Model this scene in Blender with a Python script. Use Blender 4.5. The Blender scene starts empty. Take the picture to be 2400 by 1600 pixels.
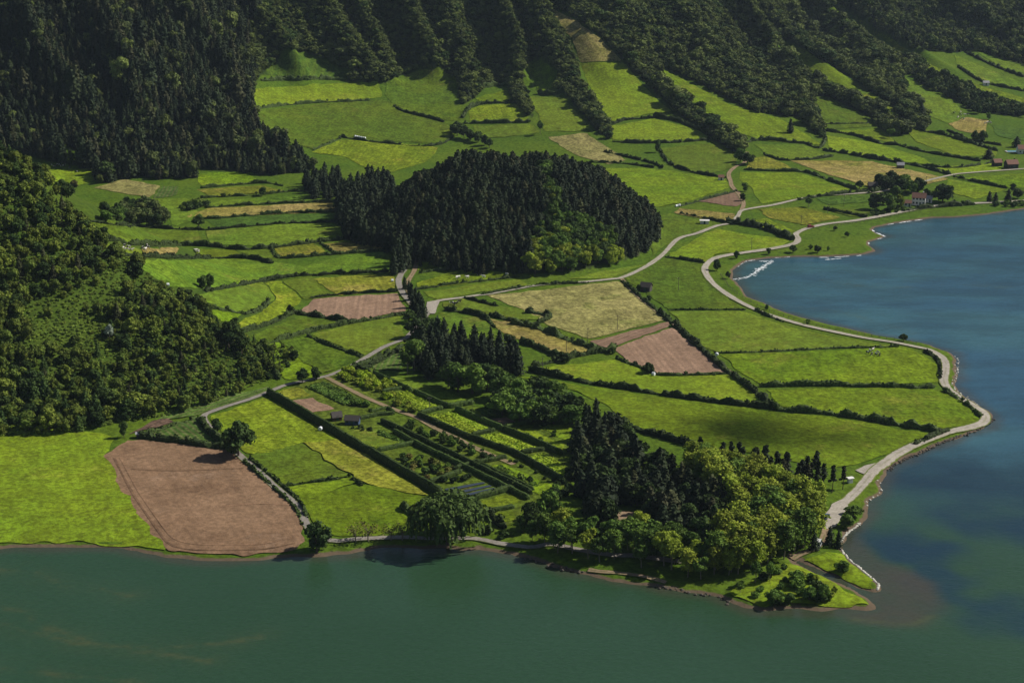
import bpy, math, random
import numpy as np
from mathutils import Vector
from mathutils.geometry import delaunay_2d_cdt

R = math.radians
rng = np.random.default_rng(7)
random.seed(7)
scene = bpy.context.scene
COL = scene.collection

# ------------------------------------------------------------------ camera, sky, sun, exposure
CAM_H, PITCH, FD, CX, CY = 200.0, R(16.3), 3685.0, 1176.0, 784.0
cam_data = bpy.data.cameras.new('camera')
cam_data.sensor_width = 36.0
cam_data.lens = FD / 2352.0 * 36.0
cam_data.clip_start, cam_data.clip_end = 1.0, 20000.0
cam = bpy.data.objects.new('camera', cam_data)
cam.location = (0, 0, CAM_H)
cam.rotation_euler = (R(90) - PITCH, 0, 0)
COL.objects.link(cam)
scene.camera = cam

SUN_EL, SUN_AZ = R(41), math.atan2(0.95, 0.30)      # azimuth from +Y towards +X
world = bpy.data.worlds.new('World')
scene.world = world
world.use_nodes = True
wn = world.node_tree
sky = wn.nodes.new('ShaderNodeTexSky')
sky.sky_type = 'NISHITA'
sky.sun_disc = False
sky.sun_elevation = SUN_EL
sky.sun_rotation = SUN_AZ
wn.links.new(sky.outputs[0], wn.nodes['Background'].inputs[0])
wn.nodes['Background'].inputs[1].default_value = 0.052
sun_data = bpy.data.lights.new('sun', 'SUN')
sun_data.energy = 5.0
sun_data.angle = R(0.5)
sun_data.color = (1.0, 0.95, 0.85)
sun = bpy.data.objects.new('sun', sun_data)
sdir = Vector((math.sin(SUN_AZ) * math.cos(SUN_EL), math.cos(SUN_AZ) * math.cos(SUN_EL), math.sin(SUN_EL)))
sun.rotation_euler = sdir.to_track_quat('Z', 'Y').to_euler()
sun.location = (300, 400, 500)
COL.objects.link(sun)
scene.view_settings.view_transform = 'Standard'
scene.view_settings.look = 'None'
scene.view_settings.exposure = 0.15
scene.view_settings.gamma = 1.0

# ------------------------------------------------------------------ small helpers
def P(s):
    return np.array([[float(v) for v in t.split(',')] for t in s.split()], float)

def tag(o, label=None, cat=None, group=None, kind=None):
    if label: o['label'] = label
    if cat: o['category'] = cat
    if group: o['group'] = group
    if kind: o['kind'] = kind
    return o

def obj_from(name, verts, faces, mat=None, parent=None, smooth=False, link=True):
    me = bpy.data.meshes.new(name)
    me.from_pydata([tuple(v) for v in verts] if not isinstance(verts, np.ndarray) else verts.tolist(), [], faces if isinstance(faces, list) else faces.tolist())
    if mat: me.materials.append(mat)
    if smooth: me.shade_smooth()
    o = bpy.data.objects.new(name, me)
    if parent: o.parent = parent
    if link: COL.objects.link(o)
    return o

def fattr(me, name, vals):
    a = me.attributes.new(name, 'FLOAT', 'POINT')
    a.data.foreach_set('value', np.ascontiguousarray(vals, dtype=np.float32))

def empty(name, loc, rz=0.0, scale=1.0):
    e = bpy.data.objects.new(name, None)
    e.empty_display_size = 0.5
    e.location = loc
    e.rotation_euler = (0, 0, rz)
    if isinstance(scale, (int, float)): scale = (scale,) * 3
    e.scale = scale
    COL.objects.link(e)
    return e

def smooth(a, b, x):
    t = np.clip((x - a) / (b - a), 0, 1)
    return t * t * (3 - 2 * t)

_ng = np.random.default_rng(3).random((256, 256))
def vnoise(x, y):
    xi = np.floor(x).astype(int); yi = np.floor(y).astype(int)
    fx = x - xi; fy = y - yi
    fx = fx * fx * (3 - 2 * fx); fy = fy * fy * (3 - 2 * fy)
    a = _ng[xi & 255, yi & 255]; b = _ng[(xi + 1) & 255, yi & 255]
    c = _ng[xi & 255, (yi + 1) & 255]; d = _ng[(xi + 1) & 255, (yi + 1) & 255]
    return (a * (1 - fx) + b * fx) * (1 - fy) + (c * (1 - fx) + d * fx) * fy

def seg_dist(x, y, poly, closed=False):
    """distance to polyline, and (index + t) of nearest point"""
    pts = np.asarray(poly)
    n = len(pts)
    best = np.full(x.shape, 1e9); par = np.zeros(x.shape)
    for i in range(n if closed else n - 1):
        ax, ay = pts[i][:2]; bx, by = pts[(i + 1) % n][:2]
        dx, dy = bx - ax, by - ay
        L = dx * dx + dy * dy + 1e-9
        t = np.clip(((x - ax) * dx + (y - ay) * dy) / L, 0, 1)
        d = np.hypot(x - ax - t * dx, y - ay - t * dy)
        m = d < best
        best = np.where(m, d, best); par = np.where(m, i + t, par)
    return best, par

def in_poly(x, y, poly):
    pts = np.asarray(poly)
    inside = np.zeros(x.shape, bool)
    n = len(pts); j = n - 1
    for i in range(n):
        xi, yi = pts[i][:2]; xj, yj = pts[j][:2]
        if yi != yj:
            c = ((yi > y) != (yj > y)) & (x < (xj - xi) * (y - yi) / (yj - yi) + xi)
            inside ^= c
        j = i
    return inside

def resample(pts, step):
    pts = np.asarray(pts, float)
    d = np.r_[0, np.cumsum(np.hypot(*np.diff(pts[:, :2], axis=0).T))]
    n = max(2, int(d[-1] / step) + 1)
    t = np.linspace(0, d[-1], n)
    return np.stack([np.interp(t, d, pts[:, k]) for k in range(pts.shape[1])], 1)

def curve(pts, closed=False, sub=6):
    """Catmull-Rom through the points"""
    p = np.asarray(pts, float)
    if closed: q = np.vstack([p[-1], p, p[0], p[1]])
    else: q = np.vstack([2 * p[0] - p[1], p, 2 * p[-1] - p[-2]])
    out = []
    for i in range(1, len(q) - 2):
        for k in range(sub):
            t = k / sub
            out.append(0.5 * ((2 * q[i]) + (-q[i - 1] + q[i + 1]) * t + (2 * q[i - 1] - 5 * q[i] + 4 * q[i + 1] - q[i + 2]) * t * t
                              + (-q[i - 1] + 3 * q[i] - 3 * q[i + 1] + q[i + 2]) * t ** 3))
    if not closed: out.append(p[-1])
    return np.array(out)

# ------------------------------------------------------------------ survey: sight lines of the viewpoint -> places on the ground
def rays(d):
    d = np.asarray(d, float)
    u = (d[:, 0] - CX) / FD; v = (d[:, 1] - CY) / FD
    c, s = math.cos(PITCH), math.sin(PITCH)
    return np.stack([u, c - v * s, -s - v * c], 1)

def on_plane(d, z=0.0):
    r = rays(d)
    t = (z - CAM_H) / r[:, 2]
    return np.stack([r[:, 0] * t, r[:, 1] * t, np.full(len(t), z)], 1)

def project(x, y, z):
    c, s = math.cos(PITCH), math.sin(PITCH)
    dz = z - CAM_H
    dep = y * c - dz * s
    vv = -(y * s + dz * c)
    return CX + FD * x / dep, CY + FD * vv / dep

# ------------------------------------------------------------------ height field
GX0, GX1, GY0, GY1, GS = -950.0, 1150.0, 340.0, 2400.0, 2.5
gx = np.arange(GX0, GX1 + GS, GS); gy = np.arange(GY0, GY1 + GS, GS)
XX, YY = np.meshgrid(gx, gy, indexing='ij')

SHORE_D = P("-400,1285 -150,1272 0,1260 33,1254 100,1255 200,1254 283,1258 333,1268 383,1278 467,1286 533,1288 600,1283 667,1275 733,1276 783,1272 834,1263 884,1255 984,1258 1067,1260 1101,1258 1151,1268 1201,1278 1251,1293 1317,1312 1351,1318 1417,1334 1484,1342 1568,1357 1635,1365 1675,1382 1711,1395 1755,1401 1818,1397 1885,1404 1935,1398 2001,1400 2013,1393 1985,1373 1935,1345 1885,1322 1851,1305 1831,1295 1812,1279 1822,1274 1845,1290 1885,1308 1928,1327 1978,1350 2015,1357 2018,1345 2008,1332 1978,1308 1948,1282 1931,1262 1931,1245 1945,1225 1975,1202 1991,1188 1993,1162 1998,1148 2020,1135 2021,1105 2035,1082 2055,1065 2088,1046 2108,1042 2151,1022 2218,999 2261,979 2281,962 2278,952 2251,932 2221,915 2198,899 2188,882 2195,872 2198,839 2195,822 2185,812 2161,802 2118,789 2085,782 2018,772 1968,760 1901,745 1835,729 1795,715 1758,699 1715,682 1701,662 1685,647 1680,622 1691,612 1711,600 1751,593 1818,589 1901,589 1985,584 2011,577 2005,572 1993,564 1995,554 2015,549 2035,544 2015,537 2000,529 2008,522 2068,510 2135,500 2201,498 2268,492 2352,480 2480,470 2700,470")
shore = on_plane(SHORE_D, 0.0)[:, :2]
land_poly = np.vstack([shore, [[1400, 900], [1400, 2600], [-1200, 2600], [-1200, shore[0][1]]]])
sd, _ = seg_dist(XX, YY, land_poly, True)
sd = np.where(in_poly(XX, YY, land_poly), sd, -sd)
SD = sd + (vnoise(XX / 7, YY / 7) - 0.5) * 1.6
base = np.where(SD > 0, 0.9 * smooth(0, 2.2, SD) + 0.9 * smooth(1.5, 22, SD), -3.0 * smooth(0, 9, -SD))
base += np.clip(YY - 680, 0, 900) * 0.010 * smooth(5, 80, SD)
base += (vnoise(XX / 60 + 9, YY / 60) - 0.5) * 1.2 * smooth(15, 60, SD)

# the crater wall: profile over the distance behind its foot line
foot = on_plane(P("-900,520 -300,480 -60,450 220,425 450,410 640,408 760,390 1060,352 1260,366 1450,370 1650,360 1800,350 1960,332 2150,308 2352,280 2700,240"), 5.0)[:, :2]
fd, fp = seg_dist(XX, YY, foot)
foot_poly = np.vstack([foot, [[foot[-1][0] + 600, 2800], [-2200, 2800], [-2200, foot[0][1]]]])
fd = np.where(in_poly(XX, YY, foot_poly), fd, 0.0)
def interp_par(par, vals): return np.interp(par, np.arange(len(vals)), vals)
gentle = interp_par(fp, [20, 20, 30, 30, 20, 20, 120, 160, 140, 130, 130, 140, 160, 190, 260, 300])   # breadth of the gentle lower slope
gs = 0.17
steep = 0.62
h_m = np.where(fd < gentle, gs * fd * smooth(0, 25, fd), gs * gentle + steep * (fd - gentle) * smooth(-5, 45, fd - gentle))
h_m = np.minimum(h_m, 330 + 0.08 * h_m)
def blur(F, r, ax):
    c = np.cumsum(np.concatenate([np.repeat(np.take(F, [0], ax), r + 1, ax), F, np.repeat(np.take(F, [-1], ax), r, ax)], ax), ax)
    n = F.shape[ax]
    return (np.take(c, range(2 * r + 1, 2 * r + 1 + n), ax) - np.take(c, range(0, n), ax)) / (2 * r + 1)
for _ in range(2):
    for ax_ in (0, 1): h_m = blur(h_m, 10, ax_)
# the wooded spur on the left
spur = np.array([[-112, 648, 2.0, 48], [-126, 662, 4.0, 66], [-148, 680, 12.5, 112], [-180, 690, 30, 138], [-214, 712, 60, 156], [-262, 738, 97, 185], [-330, 765, 120, 205], [-480, 820, 150, 230], [-900, 900, 190, 300]], float)
h_s = np.zeros_like(XX)
for sx, sy, sh, sw in resample(spur, 9.0):
    if sx < -560: break
    h_s = np.maximum(h_s, sh * np.clip(1 - np.hypot((XX - sx) * np.where(XX > sx, 1.9, 1.0), YY - sy) / sw, 0, 1) ** 1.1)
h_s = h_s + (vnoise(XX / 22, YY / 22 + 40) - 0.5) * 9 * smooth(4, 26, h_s)
# the round wooded hill
HX, HY = 3.0, 905.0
rr = np.hypot((XX - HX) / np.where(XX > HX, 82, 88), (YY - HY) / np.where(YY < HY, 117, 96))
h_h = 38.0 * np.clip(1 - rr ** 1.7, 0, 1) * (1 + 0.14 * (vnoise(XX / 30 + 3, YY / 30) - 0.5))
h_h -= 5 * np.exp(-(((XX - 2) / 16) ** 2)) * smooth(5, 20, h_h)
HF = base + h_m + h_s + h_h

def hsample(x, y, F=None):
    F = HF if F is None else F
    fx = np.clip((x - GX0) / GS, 0, len(gx) - 1.001); fy = np.clip((y - GY0) / GS, 0, len(gy) - 1.001)
    i = fx.astype(int); j = fy.astype(int); fx = fx - i; fy = fy - j
    return (F[i, j] * (1 - fx) + F[i + 1, j] * fx) * (1 - fy) + (F[i, j + 1] * (1 - fx) + F[i + 1, j + 1] * fx) * fy

def on_ground(d, z_add=0.0):
    r = rays(d)
    r = r / r[:, 1:2]
    ts = np.exp(np.linspace(math.log(345), math.log(2390), 1500))
    out = np.zeros((len(r), 3))
    for k in range(0, len(r), 400):
        q = r[k:k + 400]
        x = q[:, 0:1] * ts; z = CAM_H + q[:, 2:3] * ts
        g = hsample(x, np.broadcast_to(ts, x.shape)) + z_add
        below = z < g
        hit = below.any(1)
        i = np.where(hit, below.argmax(1), len(ts) - 1); i = np.maximum(i, 1)
        a = np.arange(len(q))
        e0 = z[a, i - 1] - g[a, i - 1]; e1 = z[a, i] - g[a, i]
        f = np.clip(e0 / (e0 - e1 + 1e-9), 0, 1)
        t = ts[i - 1] + (ts[i] - ts[i - 1]) * f
        px, py = q[:, 0] * t, t
        out[k:k + 400] = np.stack([px, py, hsample(px, py) + z_add], 1)
    return out

# ridges and gullies of the crater wall
RIDGES = ["-40,-140 50,50 120,180 190,260", "190,-140 215,0 300,200 330,300", "330,-140 420,30 500,130 560,230", "520,-140 560,-20 640,90 690,160",
          "700,-140 735,0 800,110 860,175", "770,-140 815,0 860,90 895,180", "890,-140 925,0 960,80 1000,150", "975,-140 1010,0 1055,110 1085,200",
          "1120,-140 1145,0 1180,100 1190,180", "1190,-140 1225,0 1265,100 1305,180 1350,250 1400,320", "1490,175 1560,235 1690,330", "1215,-140 1290,40 1370,115 1410,190 1450,260",
          "1370,-140 1430,0 1540,110 1660,215", "1500,-140 1568,35 1680,150 1790,265", "1580,-140 1690,10 1790,130 1875,255", "1680,-140 1775,55 1890,150 2020,265 2120,340",
          "1780,-140 1868,0 1980,110 2070,210 2130,270", "1900,-140 1960,10 2100,110 2250,190 2400,240", "2100,-140 2180,0 2300,80 2420,130"]
wave = np.zeros_like(HF)
for k, s in enumerate(RIDGES):
    w = on_ground(curve(P(s), sub=4))[:, :2]
    dr, pr = seg_dist(XX, YY, w)
    wd = 13.5 if k == 9 else 10.0 + 2.5 * math.sin(k * 2.1)
    amp = {10: .55, 11: .30, 12: .25, 13: .6}.get(k, 0.85 + 0.15 * math.sin(k * 3.3))
    if k == 11: wd = 24.0
    wave = np.maximum(wave, np.exp(-(dr / wd) ** 2) * amp * (smooth(0, 3, pr) if k == 10 else 1))
HF = HF + (wave * 23.0 - 9.0) * smooth(14, 50, h_m) + (vnoise(XX / 16, YY / 16) - 0.5) * 5 * smooth(20, 60, h_m)
WALL = h_m; SPUR = h_s; HILL = h_h
# ------------------------------------------------------------------ materials
class NT:
    def __init__(s, name):
        s.m = bpy.data.materials.new(name); s.m.use_nodes = True
        s.t = s.m.node_tree; s.b = s.t.nodes['Principled BSDF']
        s.pos = s.n('ShaderNodeNewGeometry').outputs['Position']
    def n(s, k, **kw):
        o = s.t.nodes.new(k)
        for a, v in kw.items(): setattr(o, a, v)
        return o
    def l(s, a, b): s.t.links.new(a, b)
    def noise(s, scale, detail=3, rough=0.55, vec=None, stretch=None, rot=0.0):
        v = vec or s.pos
        if stretch:
            m = s.n('ShaderNodeMapping'); m.inputs['Scale'].default_value = stretch; m.inputs['Rotation'].default_value = (0, 0, rot)
            s.l(v, m.inputs['Vector']); v = m.outputs[0]
        t = s.n('ShaderNodeTexNoise'); t.inputs['Scale'].default_value = scale; t.inputs['Detail'].default_value = detail
        t.inputs['Roughness'].default_value = rough
        s.l(v, t.inputs['Vector'])
        return t.outputs['Fac']
    def ramp(s, x, a, b, lo=0.0, hi=1.0):
        r = s.n('ShaderNodeMapRange', interpolation_type='SMOOTHSTEP')
        for i, v in zip(('From Min', 'From Max', 'To Min', 'To Max'), (a, b, lo, hi)): r.inputs[i].default_value = v
        s.l(x, r.inputs['Value']); return r.outputs[0]
    def mix(s, f, a, b, mode='MIX'):
        m = s.n('ShaderNodeMix', data_type='RGBA', blend_type=mode)
        for v, i in ((f, 0), (a, 6), (b, 7)):
            if isinstance(v, (int, float)): m.inputs[i].default_value = v
            elif isinstance(v, tuple): m.inputs[i].default_value = (*v[:3], 1)
            else: s.l(v, m.inputs[i])
        return m.outputs[2]
    def math(s, op, a, b=None, clamp=False):
        m = s.n('ShaderNodeMath', operation=op, use_clamp=clamp)
        for v, i in ((a, 0), (b, 1)):
            if v is None: continue
            if isinstance(v, (int, float)): m.inputs[i].default_value = v
            else: s.l(v, m.inputs[i])
        return m.outputs[0]
    def attr(s, name):
        return s.n('ShaderNodeAttribute', attribute_name=name).outputs['Fac']
    def rand(s):
        return s.n('ShaderNodeObjectInfo').outputs['Random']
    def gain(s, col, x, lo, hi):
        """multiply colour by a value in lo..hi driven by x"""
        v = s.ramp(x, 0.0, 1.0, lo, hi)
        c = s.n('ShaderNodeCombineColor')
        for i in range(3): s.l(v, c.inputs[i])
        return s.mix(1.0, col, c.outputs[0], 'MULTIPLY')
    def bump(s, h, strength=0.5, dist=0.3):
        b = s.n('ShaderNodeBump'); b.inputs['Strength'].default_value = strength; b.inputs['Distance'].default_value = dist
        s.l(h, b.inputs['Height']); s.l(b.outputs[0], s.b.inputs['Normal'])
    def out(s, col, rough=0.9, spec=0.15):
        if isinstance(col, tuple): s.b.inputs['Base Color'].default_value = (*col, 1)
        else: s.l(col, s.b.inputs['Base Color'])
        s.b.inputs['Roughness'].default_value = rough
        s.b.inputs['Specular IOR Level'].default_value = spec
        return s.m

def plain(name, col, rough=0.7, var=0.12, scale=2.0, spec=0.2, metal=0.0):
    k = NT(name)
    c = k.gain(k.mix(0.0, col, col), k.noise(scale, 4), 1 - var, 1 + var)
    k.b.inputs['Metallic'].default_value = metal
    return k.out(c, rough, spec)

def field_mat(name, a, b, c=None, patch=0.55, rows=0.0, rowcol=None, rowamp=0.5, bump=0.6, tuft=0.42, big=0.020, track=0.0, streak=0.10, dry=None, hue=0.0):
    k = NT(name)
    col = k.mix(k.ramp(k.noise(big, 4, 0.6), 0.36, 0.64), a, b)
    if c: col = k.mix(k.ramp(k.noise(0.045, 6, 0.72), patch, patch + 0.16), col, c)
    if dry: col = k.mix(k.math('MULTIPLY', k.ramp(k.noise(0.022, 8, 0.80), 0.55, 0.68), .75), col, dry)
    u = k.attr('rowu')
    cv = k.n('ShaderNodeCombineXYZ'); k.l(u, cv.inputs[0]); k.l(k.math('MULTIPLY', k.attr('rowv'), 0.05), cv.inputs[1]); k.l(k.rand(), cv.inputs[2])
    col = k.gain(col, k.ramp(k.noise(0.45, 3, .6, vec=cv.outputs[0]), .3, .7), 1 - streak, 1 + streak)
    if rows:
        w = k.math('SINE', k.math('MULTIPLY', k.math('ADD', u, k.math('MULTIPLY', k.noise(0.05, 2), 1.4)), 2 * math.pi / rows))
        w = k.math('MULTIPLY', k.ramp(w, -0.4, 0.7), k.ramp(k.noise(0.12, 3), 0.25, 0.6, 0.45, 1.0))
        col = k.mix(k.math('MULTIPLY', w, rowamp), col, rowcol)
    if track:                                                     # mower swaths
        w = k.math('SINE', k.math('MULTIPLY', u, 2 * math.pi / track))
        col = k.gain(col, k.ramp(w, -1, 1), 0.90, 1.08)
    f = k.noise(0.55, 5, 0.7)
    col = k.gain(col, k.ramp(f, 0.28, 0.72), 1 - tuft, 1 + tuft)
    col = k.gain(col, k.ramp(k.noise(0.13, 3, 0.6), 0.3, 0.7), 1 - tuft * 0.45, 1 + tuft * 0.45)
    if tuft > .4: col = k.gain(col, k.ramp(k.noise(0.28, 4, .75), .34, .44), .66, 1.0)     # darker tussocks
    r_ = k.rand()
    col = k.mix(k.math('MULTIPLY', k.math('FRACT', k.math('MULTIPLY', r_, 13.7)), hue), col, (.16, .155, .02))
    col = k.gain(col, r_, 0.80, 1.16)
    k.bump(k.noise(0.9, 4, 0.7), bump, 0.5)
    return k.out(col, 1.0, 0.05)

MAT = {
    'G1': field_mat('bright_grass', (0.099, 0.172, 0.007), (0.131, 0.194, 0.008), (0.071, 0.136, 0.006), 0.55, dry=(0.199, 0.207, 0.028), hue=.28),
    'G2': field_mat('mid_grass', (0.071, 0.130, 0.011), (0.094, 0.145, 0.011), (0.051, 0.101, 0.009), 0.54, dry=(0.153, 0.161, 0.028), hue=.28),
    'G3': field_mat('dark_grass', (0.045, 0.088, 0.012), (0.058, 0.101, 0.011), (0.078, 0.118, 0.013), 0.60, rows=2.6, rowcol=(0.045, 0.080, 0.014), rowamp=.35),
    'Y': field_mat('dry_yellow_grass', (.190, .190, .022), (.150, .172, .016), (.240, .205, .045), 0.52, streak=.16),
    'YG': field_mat('yellow_green_grass', (0.143, 0.184, 0.011), (0.110, 0.158, 0.009), (0.202, 0.199, 0.024), 0.53, streak=.14),
    'S': field_mat('straw_field', (.215, .190, .070), (.180, .168, .055), (.140, .148, .038), 0.53, streak=.12),
    'T': field_mat('tan_stubble', (.220, .170, .060), (.180, .155, .035), (.130, .135, .022), 0.53, streak=.16),
    'B': field_mat('brown_ploughed_soil', (.200, .122, .072), (.225, .140, .084), (.150, .090, .053), 0.52, tuft=0.20, streak=.07, dry=(.26, .175, .12)),
    'BP': field_mat('pale_ploughed_soil', (.235, .152, .102), (.205, .132, .087), (.165, .103, .066), 0.58, rows=2.8, rowcol=(.175, .112, .078), rowamp=.60, tuft=0.18, streak=.12),
    'DS': field_mat('dark_ploughed_soil', (.085, .055, .040), (.105, .068, .048), None, rows=2.0, rowcol=(.06, .04, .03), rowamp=.5),
    'V': field_mat('vegetable_rows', (.075, .130, .022), (.060, .110, .020), (.10, .14, .03), 0.55, rows=2.4, rowcol=(.17, .15, .07), rowamp=.45),
    'FR': field_mat('fern_slope', (.072, .116, .014), (.056, .094, .011), (.038, .064, .010), 0.50, rows=6, rowcol=(.04, .085, .012), rowamp=.55, bump=1.0),
    'H': field_mat('dry_hay_slope', (.230, .190, .070), (.185, .165, .050), (.120, .125, .025), 0.50, rows=7, rowcol=(.13, .125, .032), rowamp=.6, bump=1.0),
    'GD': field_mat('garden_lawn', (.080, .125, .012), (.105, .140, .016), (.100, .085, .030), 0.58),
}
# land
k = NT('land_cover')
g = k.mix(k.ramp(k.noise(0.02, 4, 0.6), .35, .65), (.056, .104, .009), (.080, .124, .010))
g = k.gain(g, k.ramp(k.noise(0.5, 5, 0.7), .28, .72), 0.68, 1.3)
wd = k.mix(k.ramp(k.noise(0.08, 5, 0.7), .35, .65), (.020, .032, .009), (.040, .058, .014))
mud = k.mix(k.noise(0.4, 4), (.085, .060, .040), (.16, .12, .08))
sep = k.n('ShaderNodeSeparateXYZ'); k.l(k.pos, sep.inputs[0])
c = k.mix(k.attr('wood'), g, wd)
c = k.mix(k.ramp(k.math('ADD', sep.outputs[2], k.math('MULTIPLY', k.noise(0.3, 4), 0.5)), 0.55, 0.80, 1.0, 0.0), c, mud)
k.bump(k.noise(0.9, 4, 0.7), 0.6, 0.5)
MAT['land'] = k.out(c, 1.0, 0.05)

# gravel roads: attribute rowu runs -1..1 across
def road_mat(name, a, b, mid, verge):
    k = NT(name)
    u = k.math('ABSOLUTE', k.attr('rowu'))
    c = k.mix(k.ramp(k.noise(0.25, 5, 0.7), .3, .7), a, b)
    c = k.mix(k.math('MULTIPLY', k.ramp(u, 0.05, 0.28, 1, 0), k.ramp(k.noise(0.15, 3), .42, .6)), c, mid)
    c = k.mix(k.ramp(k.math('ADD', u, k.math('MULTIPLY', k.noise(0.5, 4), 0.5)), 0.98, 1.15), c, verge)
    c = k.gain(c, k.ramp(k.noise(1.2, 3), .3, .7), .88, 1.12)
    k.bump(k.noise(2.0, 3), 0.3, 0.1)
    return k.out(c, 0.95, 0.1)
MAT['road'] = road_mat('pale_gravel', (.36, .325, .275), (.28, .25, .21), (.24, .225, .16), (.12, .15, .03))
MAT['dirt'] = road_mat('brown_dirt_track', (.27, .19, .12), (.20, .145, .09), (.13, .13, .05), (.09, .11, .025))
MAT['asph'] = road_mat('grey_lane', (.26, .235, .205), (.19, .17, .15), (.21, .19, .16), (.09, .11, .025))

# lake water: attributes say how blue, how silty and how streaked with algae the water is
k = NT('lake_water')
green = k.mix(k.ramp(k.noise(0.008, 3), .35, .65), (.020, .052, .024), (.024, .060, .030))
blue = k.mix(k.ramp(k.noise(0.007, 3, .6, stretch=(1, 1.8, 1)), .38, .62), (.024, .074, .118), (.034, .098, .124))
c = k.mix(k.attr('blue'), green, blue)
c = k.mix(k.math('MULTIPLY', k.attr('lake_shade'), k.ramp(k.noise(0.02, 4), .25, .6, .4, 1)), c, (.009, .030, .048))  # cloud shade painted into the water colour as darker blue
c = k.mix(k.math('MULTIPLY', k.attr('silt'), k.ramp(k.noise(0.05, 4, .6), .25, .65, .55, .95)), c, (.050, .046, .032))
c = k.mix(k.math('MULTIPLY', k.attr('streak'), k.ramp(k.noise(0.05, 6, .75), .36, .66)), c, (.058, .070, .028))
c = k.mix(k.attr('blue'), c, k.gain(c, k.ramp(k.noise(0.028, 6, .68, stretch=(1, 2.2, 1), rot=.25), .28, .72), .84, 1.20))
c = k.gain(c, k.ramp(k.noise(0.6, 3, .65, stretch=(1, 1.6, 1), rot=.4), .3, .7), .93, 1.08)
h1 = k.noise(0.30, 3, .55, stretch=(1, 1.5, 1), rot=.5)
h2 = k.noise(1.1, 3, .6, stretch=(1, 1.3, 1), rot=-.3)
k.bump(k.math('ADD', h1, k.math('MULTIPLY', h2, 0.7)), 0.45, 0.30)
MAT['water'] = k.out(c, 0.10, 0.36)
k.b.inputs['IOR'].default_value = 1.33

# leaves: colour varies from plant to plant and between clumps
def leaf_mat(name, a, b, c, var=0.3, trans=0.0):
    k = NT(name)
    r = k.rand()
    tc = k.n('ShaderNodeTexCoord').outputs['Object']
    col = k.mix(k.ramp(r, 0.05, 0.95), a, b)
    col = k.mix(k.ramp(k.noise(0.45, 3, .6, vec=tc), .52, .72), col, c)
    col = k.gain(col, k.ramp(k.noise(1.3, 2, .6), .3, .7), 1 - var, 1 + var)
    col = k.gain(col, k.math('FRACT', k.math('MULTIPLY', r, 7.31)), 0.72, 1.24)
    m = k.out(col, 0.75, 0.12)
    if trans:
        t = k.n('ShaderNodeBsdfTranslucent'); k.l(col, t.inputs[0])
        s = k.n('ShaderNodeMixShader'); s.inputs[0].default_value = trans
        k.l(k.b.outputs[0], s.inputs[1]); k.l(t.outputs[0], s.inputs[2])
        k.l(s.outputs[0], k.t.nodes['Material Output'].inputs[0])
    return m
LEAF = {
    'con': leaf_mat('conifer_needles', (0.016, 0.028, 0.011), (0.025, 0.037, 0.013), (0.034, 0.048, 0.013)),
    'conb': leaf_mat('brownish_conifer_needles', (0.042, 0.044, 0.019), (0.053, 0.062, 0.021), (0.058, 0.058, 0.023)),
    'dark': leaf_mat('dark_leaves', (0.033, 0.063, 0.014), (0.051, 0.084, 0.017), (0.070, 0.104, 0.020), trans=.15),
    'wall': leaf_mat('laurel_leaves', (0.083, 0.111, 0.031), (0.132, 0.168, 0.035), (0.122, 0.129, 0.042), trans=.1),
    'mid': leaf_mat('mid_green_leaves', (0.080, 0.147, 0.022), (0.115, 0.189, 0.026), (0.136, 0.200, 0.029), trans=.2),
    'light': leaf_mat('young_yellow_green_leaves', (0.237, 0.306, 0.029), (0.281, 0.324, 0.037), (0.188, 0.252, 0.024), trans=.3),
    'spur': leaf_mat('spur_tree_leaves', (0.092, 0.136, 0.021), (0.143, 0.182, 0.025), (0.179, 0.196, 0.028), trans=.15),
    'fern': leaf_mat('fern_and_scrub_leaves', (0.137, 0.206, 0.033), (0.192, 0.261, 0.037), (0.118, 0.169, 0.030), trans=.15),
    'rust': leaf_mat('rusty_green_leaves', (0.156, 0.137, 0.034), (0.130, 0.150, 0.029), (0.182, 0.130, 0.042), trans=.2),
    'tea': leaf_mat('bright_row_crop_leaves', (0.236, 0.331, 0.019), (0.277, 0.358, 0.022), (0.176, 0.270, 0.016), trans=.2),
    'hedge': leaf_mat('hedge_leaves', (0.030, 0.048, 0.011), (0.043, 0.067, 0.014), (0.037, 0.049, 0.015)),
    'trim': leaf_mat('clipped_hedge_leaves', (0.032, 0.053, 0.011), (0.043, 0.072, 0.013), (0.055, 0.085, 0.015)),
    'silver': leaf_mat('silvery_leaves', (0.264, 0.312, 0.240), (0.300, 0.336, 0.264), (0.216, 0.264, 0.180)),
}
BARK = plain('bark', (.085, .065, .048), 0.95, 0.3, 3)
PALEBARK = plain('pale_bark', (.20, .165, .125), 0.95, 0.25, 3)

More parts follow.
